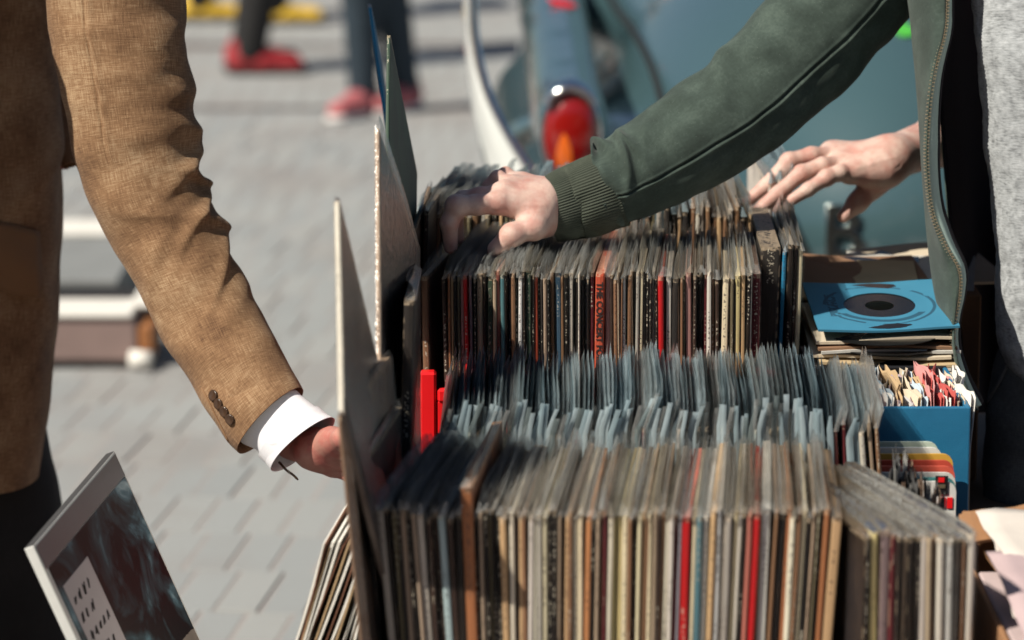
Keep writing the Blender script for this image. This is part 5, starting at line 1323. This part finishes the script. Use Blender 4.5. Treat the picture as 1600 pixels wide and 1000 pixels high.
km = [at(778, 318, 4.365), at(786, 302, 4.385), at(797, 293, 4.405), at(812, 288, 4.425)]          # index, middle, ring, little knuckles
kb = [at(848, 322, 4.385), at(850, 314, 4.395), at(852, 308, 4.405), at(856, 304, 4.415)]
for i in range(4):
    H.cone(kb[i], km[i], .020, .0138 - .0008 * i, .016)
    H.ell(km[i] + Vector((0, -.001, .004)), (.0135, .0120, .0115), .010)
    H.cone(kb[i] + Vector((0, 0, .012)), km[i] + Vector((.006, 0, .0075)), .0050, .0050, .010)      # tendons
H.cone(at(838, 330, 4.375), at(806, 322, 4.372), .017, .0115, .015)
idx = [km[0], at(745, 320, 4.352), at(713, 322, 4.345), at(702, 348, 4.343), at(704, 386, 4.348)]
H.chain(idx, [.0140, .0128, .0130, .0112, .0090], .006); H.ell(idx[2], (.0126, .0126, .0130), .008)
mid = [km[1], at(750, 306, 4.378), at(722, 312, 4.378), at(712, 340, 4.378), at(716, 372, 4.38)]
H.chain(mid, [.0125, .0112, .0112, .0095, .0080], .005)
rg = [km[2], at(778, 279, 4.412), at(765, 292, 4.412), at(762, 312, 4.408)]
H.chain(rg, [.0118, .0105, .0095, .0080], .005)
lt = [km[3], at(790, 272, 4.432), at(772, 284, 4.434), at(768, 302, 4.43)]
H.chain(lt, [.0108, .0092, .0084, .0070], .005)
thb = [at(855, 347, 4.398), at(834, 355, 4.358), at(800, 367, 4.346), at(775, 389, 4.344)]
H.cone(thb[0], thb[1], .0178, .0152, .018); H.chain(thb[1:], [.0152, .0136, .0112], .009); H.ell(thb[2], (.0132, .0125, .0125), .008)
H.cone(thb[1], at(826, 336, 4.368), .011, .010, .012)                                             # web of the thumb
for ch, rr in ((idx, .0126), (mid, .011)):
    H.crease(ch[2], ch[3] - ch[1], Vector((-.6, -.3, .7)), rr); H.crease(ch[3], ch[4] - ch[2], Vector((-.9, -.2, .2)), rr * .88, 2)
H.crease(thb[2], thb[3] - thb[1], Vector((-.2, -.7, .7)), .0132, 3, .0005); H.crease(thb[1], thb[2] - thb[0], Vector((-.1, -.7, .7)), .016, 2, .0004)
for q in range(3): H.line(at(822 + q * 6, 333 + q, 4.350), at(812 + q * 8, 345 + q, 4.350), .0004, .0010)
H.line(at(850, 300, 4.385), at(815, 302, 4.375), -.0006, .0022); H.line(at(815, 302, 4.375), at(800, 312, 4.362), -.0006, .0022); H.line(at(852, 322, 4.362), at(820, 318, 4.354), -.0006, .0022)
V, F = join(FB.mesh(.020), H.mesh(.0013))
gb = npmesh('body', V, F, M['skin'], grn); hair(hd2, grn, hairm, (-.5, -.85, 0))
def nail(tip, prev, upv, size, parent, mat):
    """curved plate set on the back of the last finger bone"""
    d = (tip - prev).normalized(); s = d.cross(upv).normalized(); u_ = s.cross(d).normalized()
    m = MB(); rows = []
    for i in range(7):
        t_ = i / 6; row_ = []
        for j in range(7):
            v = (j / 6 - .5) * 2; wdt = size * .62 * (1 - .25 * (2 * t_ - 1) ** 4)
            row_.append(tip + d * (size * (t_ - .55)) + s * v * wdt + u_ * (size * .86 - .32 * size * v * v - .10 * size * t_ * t_))
        rows.append(row_)
    m.grid(rows); m.build('fingernail', mat, parent, smooth=True, solid=.0006)
nail(thb[3], thb[2], Vector((-.3, -.8, .5)), .0092, grn, M['nail'])
for sgn in (-1, 1):
    B = Body(); xx = .86 + sgn * .09; B.cone((xx, 4.86, .05), (xx + sgn * .01, 4.70, .042), .052, .045, .03); B.cone((xx, 4.82, .11), (xx, 4.82, .06), .05, .05, .03)
    V, F = surf_nets(lambda P: np.maximum(B.f(P), .004 - P[..., 2]), *sdf_grid((xx - .08, 4.6, -.01), (xx + .09, 4.95, .18), .012)); npmesh('shoe', V, F, M['black_cloth'], grn)

# ---- person whose bare forearm comes from behind the sweatshirt -------------------
bar = empty('person', (1.25, 5.25, 0), 'bare armed person resting a hand on the rear records beside the green sweatshirt', 'person')
hd3 = Vector((1.12, 5.15, 1.66)); shl = Vector((1.12, 5.08, 1.42)); elb = at(1640, 150, 5.16)
FB = figure((1.25, 5.25, .90), (1.22, 5.22, 1.28), (1.18, 5.18, 1.50), hd3, (1.30, 5.36, 1.42), shl, (-1, -.2, -.3))
FB.cone(shl, elb, .05, .043, .03); FB.cone((1.30, 5.36, 1.42), (1.34, 5.40, 1.12), .05, .04, .03); FB.cone((1.34, 5.40, 1.12), (1.30, 5.36, .88), .04, .03, .03); FB.cone((1.30, 5.36, .88), (1.27, 5.33, .78), .035, .028, .03)
for sgn in (-1, 1):
    FB.cone((1.25, 5.25 + sgn * .09, .88), (1.25, 5.25 + sgn * .10, .48), .085, .055, .05); FB.cone((1.25, 5.25 + sgn * .10, .48), (1.26, 5.25 + sgn * .10, .09), .055, .04, .03); FB.cone((1.26, 5.25 + sgn * .1, .06), (1.12, 5.25 + sgn * .1, .045), .045, .035, .03)
H = Body()
at2 = lambda px, py, Y: at(px, py, Y + .03)
wr = at2(1390, 248, 4.74)
H.cone(elb, at2(1470, 218, 4.86), .043, .036, .01); H.cone(at2(1470, 218, 4.86), wr, .036, .0305, .02)
H.cone(wr, at2(1358, 258, 4.73), .030, .027, .02)
km = [at2(1300, 238, 4.765), at2(1305, 244, 4.745), at2(1314, 257, 4.722), at2(1328, 272, 4.700)]       # index, middle, ring, little
kb = [at2(1372, 250, 4.75), at2(1372, 254, 4.74), at2(1374, 260, 4.73), at2(1378, 266, 4.72)]
for i in range(4):
    H.cone(kb[i], km[i], .023, .0148 - .0008 * i, .020); H.ell(km[i] + Vector((0, 0, .002)), (.0150, .0125, .0108), .014)
    H.cone(kb[i] + Vector((0, -.004, .016)), km[i] + Vector((.008, -.001, .009)), .0042, .0046, .008)
midc = [km[1], at2(1268, 243, 4.725), at2(1233, 252, 4.715), at2(1197, 290, 4.700), at2(1163, 319, 4.69)]
H.chain(midc, [.0135, .0122, .0114, .0102, .0078], .005); H.ell(midc[2], (.0115, .0110, .0108), .008)
rgc = [km[2], at2(1285, 259, 4.700), at2(1252, 271, 4.690), at2(1216, 302, 4.675), at2(1186, 327, 4.665)]
H.chain(rgc, [.0132, .0120, .0113, .0104, .0086], .005); H.ell(rgc[2], (.0113, .0110, .0113), .006)
ltc = [km[3], at2(1312, 270, 4.685), at2(1291, 278, 4.675), at2(1263, 296, 4.662), at2(1238, 312, 4.655)]
H.chain(ltc, [.0128, .0115, .0106, .0096, .0080], .005); H.ell(ltc[2], (.0108, .0105, .0108), .006)
ixc = [km[0], at2(1255, 252, 4.745), at2(1228, 275, 4.735), at2(1215, 305, 4.715), at2(1208, 332, 4.70)]
H.chain(ixc, [.0125, .0110, .0105, .0095, .0078], .0035)
thc = [at2(1385, 272, 4.755), at2(1362, 292, 4.745), at2(1340, 316, 4.735), at2(1318, 338, 4.725)]
H.chain(thc, [.021, .0155, .0128, .0090], .013)
up_ = Vector((-.15, -.45, .88))
for ch, rr in ((midc, .0114), (rgc, .0112), (ltc, .0106)):
    H.crease(ch[2], ch[3] - ch[1], up_, rr, 3, .0004); H.crease(ch[3], ch[4] - ch[2], up_, rr * .9, 2, .0003)
for (a_, b_, am) in [((1378, 238, 4.715), (1345, 240, 4.712), -.0011), ((1345, 240, 4.712), (1325, 250, 4.700), -.0010), ((1400, 246, 4.705), (1362, 256, 4.695), -.0010), ((1362, 256, 4.695), (1340, 262, 4.688), -.0009), ((1440, 225, 4.80), (1400, 238, 4.722), -.0012), ((1420, 252, 4.72), (1392, 262, 4.70), -.0009)]: H.line(at2(*a_), at2(*b_), am * .6, .0024)
for q in range(3): H.line(at2(1392 + q * 5, 236, 4.72), at2(1396 + q * 5, 262, 4.70), .0006, .0009)
V, F = join(FB.mesh(.020), H.mesh(.0013))
npmesh('body', V, F, M['skin'], bar); hair(hd3, bar, hairm, (-1, -.2, 0))
upn = Vector((-.25, -.35, .9))
for c, s_ in ((midc, .0080), (rgc, .0086), (ltc, .0076)): nail(c[-1], c[-2], upn, s_, bar, M['nail'])
m = MB()
rows = [[(1.235 + (.19 + .02 * math.sin(q)) * r_ * math.cos(a), 5.235 + .15 * r_ * math.sin(a), z) for q, a in enumerate([2 * math.pi * k / 28 for k in range(28)])] for z, r_ in ((.84, .90), (.95, .92), (1.1, .95), (1.25, 1.02), (1.38, 1.0), (1.46, .7), (1.49, .42))]
m.grid(rows, closed=True); m.build('shirt', M['black_cloth'], bar, smooth=True, sub=1)
for sgn in (-1, 1):
    m = MB(); m.tube([(1.25, 5.25 + sgn * .09, .86), (1.25, 5.25 + sgn * .1, .5), (1.26, 5.25 + sgn * .1, .07)], [.105, .08, .068], 16); m.build('trouser_leg', M['darkcloth'], bar, smooth=True)
    m = MB(); m.tube([(1.34, 5.25 + sgn * .1, .048), (1.26, 5.25 + sgn * .1, .055), (1.16, 5.25 + sgn * .1, .045), (1.07, 5.25 + sgn * .1, .034)], [.03, .048, .042, .026], 14); m.build('shoe', M['black_cloth'], bar, smooth=True)

# ---- passers-by ------------------------------------------------------------------
def walker(x, y, heading, label, shoe, trou, top, stride=.28, h=1.72, shoe_white=None, legr=.075, fw=.085):
    root = empty('person', (x, y, 0), label, 'person', 'passers-by behind the stall'); Rm = Matrix.Rotation(heading, 4, 'Z')
    g = lambda a, b, c: Vector((x, y, 0)) + (Rm @ Vector((a, b, c * h / 1.72)))
    B = figure(g(0, 0, .92), g(0, .03, 1.28), g(0, .04, 1.48), g(0, .07, 1.58), g(.18, .02, 1.42), g(-.18, .02, 1.42), Rm @ Vector((0, 1, 0)))
    feet = [(fw, stride * .5), (-fw, -stride * .5)]
    for i, (fx, fy) in enumerate(feet):
        B.cone(g(fx, 0, .90), g(fx, fy * .5 + .05, .50), .085, .055, .05); B.cone(g(fx, fy * .5 + .05, .50), g(fx, fy - .02, .10), .052, .036, .03)
        B.cone(g(fx, fy - .03, .055), g(fx, fy + .10, .04), .036, .028, .03)
        s = -1 if i else 1
        B.chain([g(s * .2, .02, 1.40), g(s * .25, -.02 - s * .05, 1.12), g(s * .24, .08 - s * .15, .90), g(s * .235, .11 - s * .17, .80)], [.05, .042, .03, .03], .03)
    V, F = B.mesh(.024); npmesh('body', V, F, M['skin'], root); hair(g(0, .07, 1.58), root, hairm, Rm @ Vector((0, 1, 0)))
    T = Body(); T.ell(g(0, 0, .94), (.17, .13, .12), .05)
    for fx, fy in feet: T.cone(g(fx, 0, .92), g(fx, fy * .5 + .05, .50), .105, legr + .008, .05); T.cone(g(fx, fy * .5 + .05, .50), g(fx, fy - .02, .09), legr + .008, legr - .012, .03)
    V, F = T.mesh(.02); npmesh('trousers', V, F, trou, root)
    C = Body(); C.cone(g(0, 0, .96), g(0, .03, 1.28), .15, .15, .05); C.cone(g(0, .03, 1.32), g(.19, .02, 1.41), .10, .065, .05); C.cone(g(0, .03, 1.32), g(-.19, .02, 1.41), .10, .065, .05)
    for s in (-1, 1): C.chain([g(s * .2, .02, 1.40), g(s * .25, -.02 - s * .05, 1.12), g(s * .24, .08 - s * .15, .92)], [.065, .056, .045], .03)
    V, F = C.mesh(.024); npmesh('jacket', V, F, top, root)
    for fx, fy in feet:
        Sh = Body(); Sh.cone(g(fx, fy - .07, .05), g(fx, fy + .03, .05), .044, .046, .03); Sh.cone(g(fx, fy + .03, .045), g(fx, fy + .16, .036), .046, .038, .03); Sh.cone(g(fx, fy - .05, .10), g(fx, fy - .04, .06), .042, .044, .03)
        lo, hi = Sh.bounds(.03); lo[2] = -.01
        V, F = surf_nets(lambda P: np.maximum(Sh.f(P), .022 - P[..., 2]), *sdf_grid(lo, hi, .01)); so_ = npmesh('shoe', V, F, shoe, root)
        So = Body(); So.cone(g(fx, fy - .07, .012), g(fx, fy + .165, .012), .048, .043, .01)
        V, F = surf_nets(lambda P: np.maximum(np.maximum(So.f(P), P[..., 2] - .0235), .001 - P[..., 2]), *sdf_grid(lo - .01, hi + .01, .008)); npmesh('sole', V, F, M['white_shoe'] if shoe_white else M['black_cloth'], so_)
    return root
p = at(396, 84, 13.6); walker(p.x, 13.6, R(-88), 'passer-by in red shoes and black trousers', M['red_shoe'], M['black_cloth'], M['black_cloth'], .02)
p = at(596, 160, 12.4); walker(p.x, 12.4, R(152), 'passer-by in dark jeans and pinkish red and white sneakers', M['pink_shoe'], M['jeans_blue'], M['black_cloth'], .20, fw=.03, legr=.066, shoe_white=True)
p = at(376, 14, 15.3); walker(p.x, 15.3, R(-84), 'passer-by in yellow shoes', M['yellow_shoe'], M['black_cloth'], M['black_cloth'], .34)

on = walker(-.995, 4.43, R(-80), 'unseen onlooker in a dark coat added to shade the tan jacket', M['black_cloth'], M['darkcloth'], M['black_cloth'], .06, h=1.86)  # out-of-view figure added so that its shadow falls on the tan torso
on['group'] = 'unseen figures added for shade'
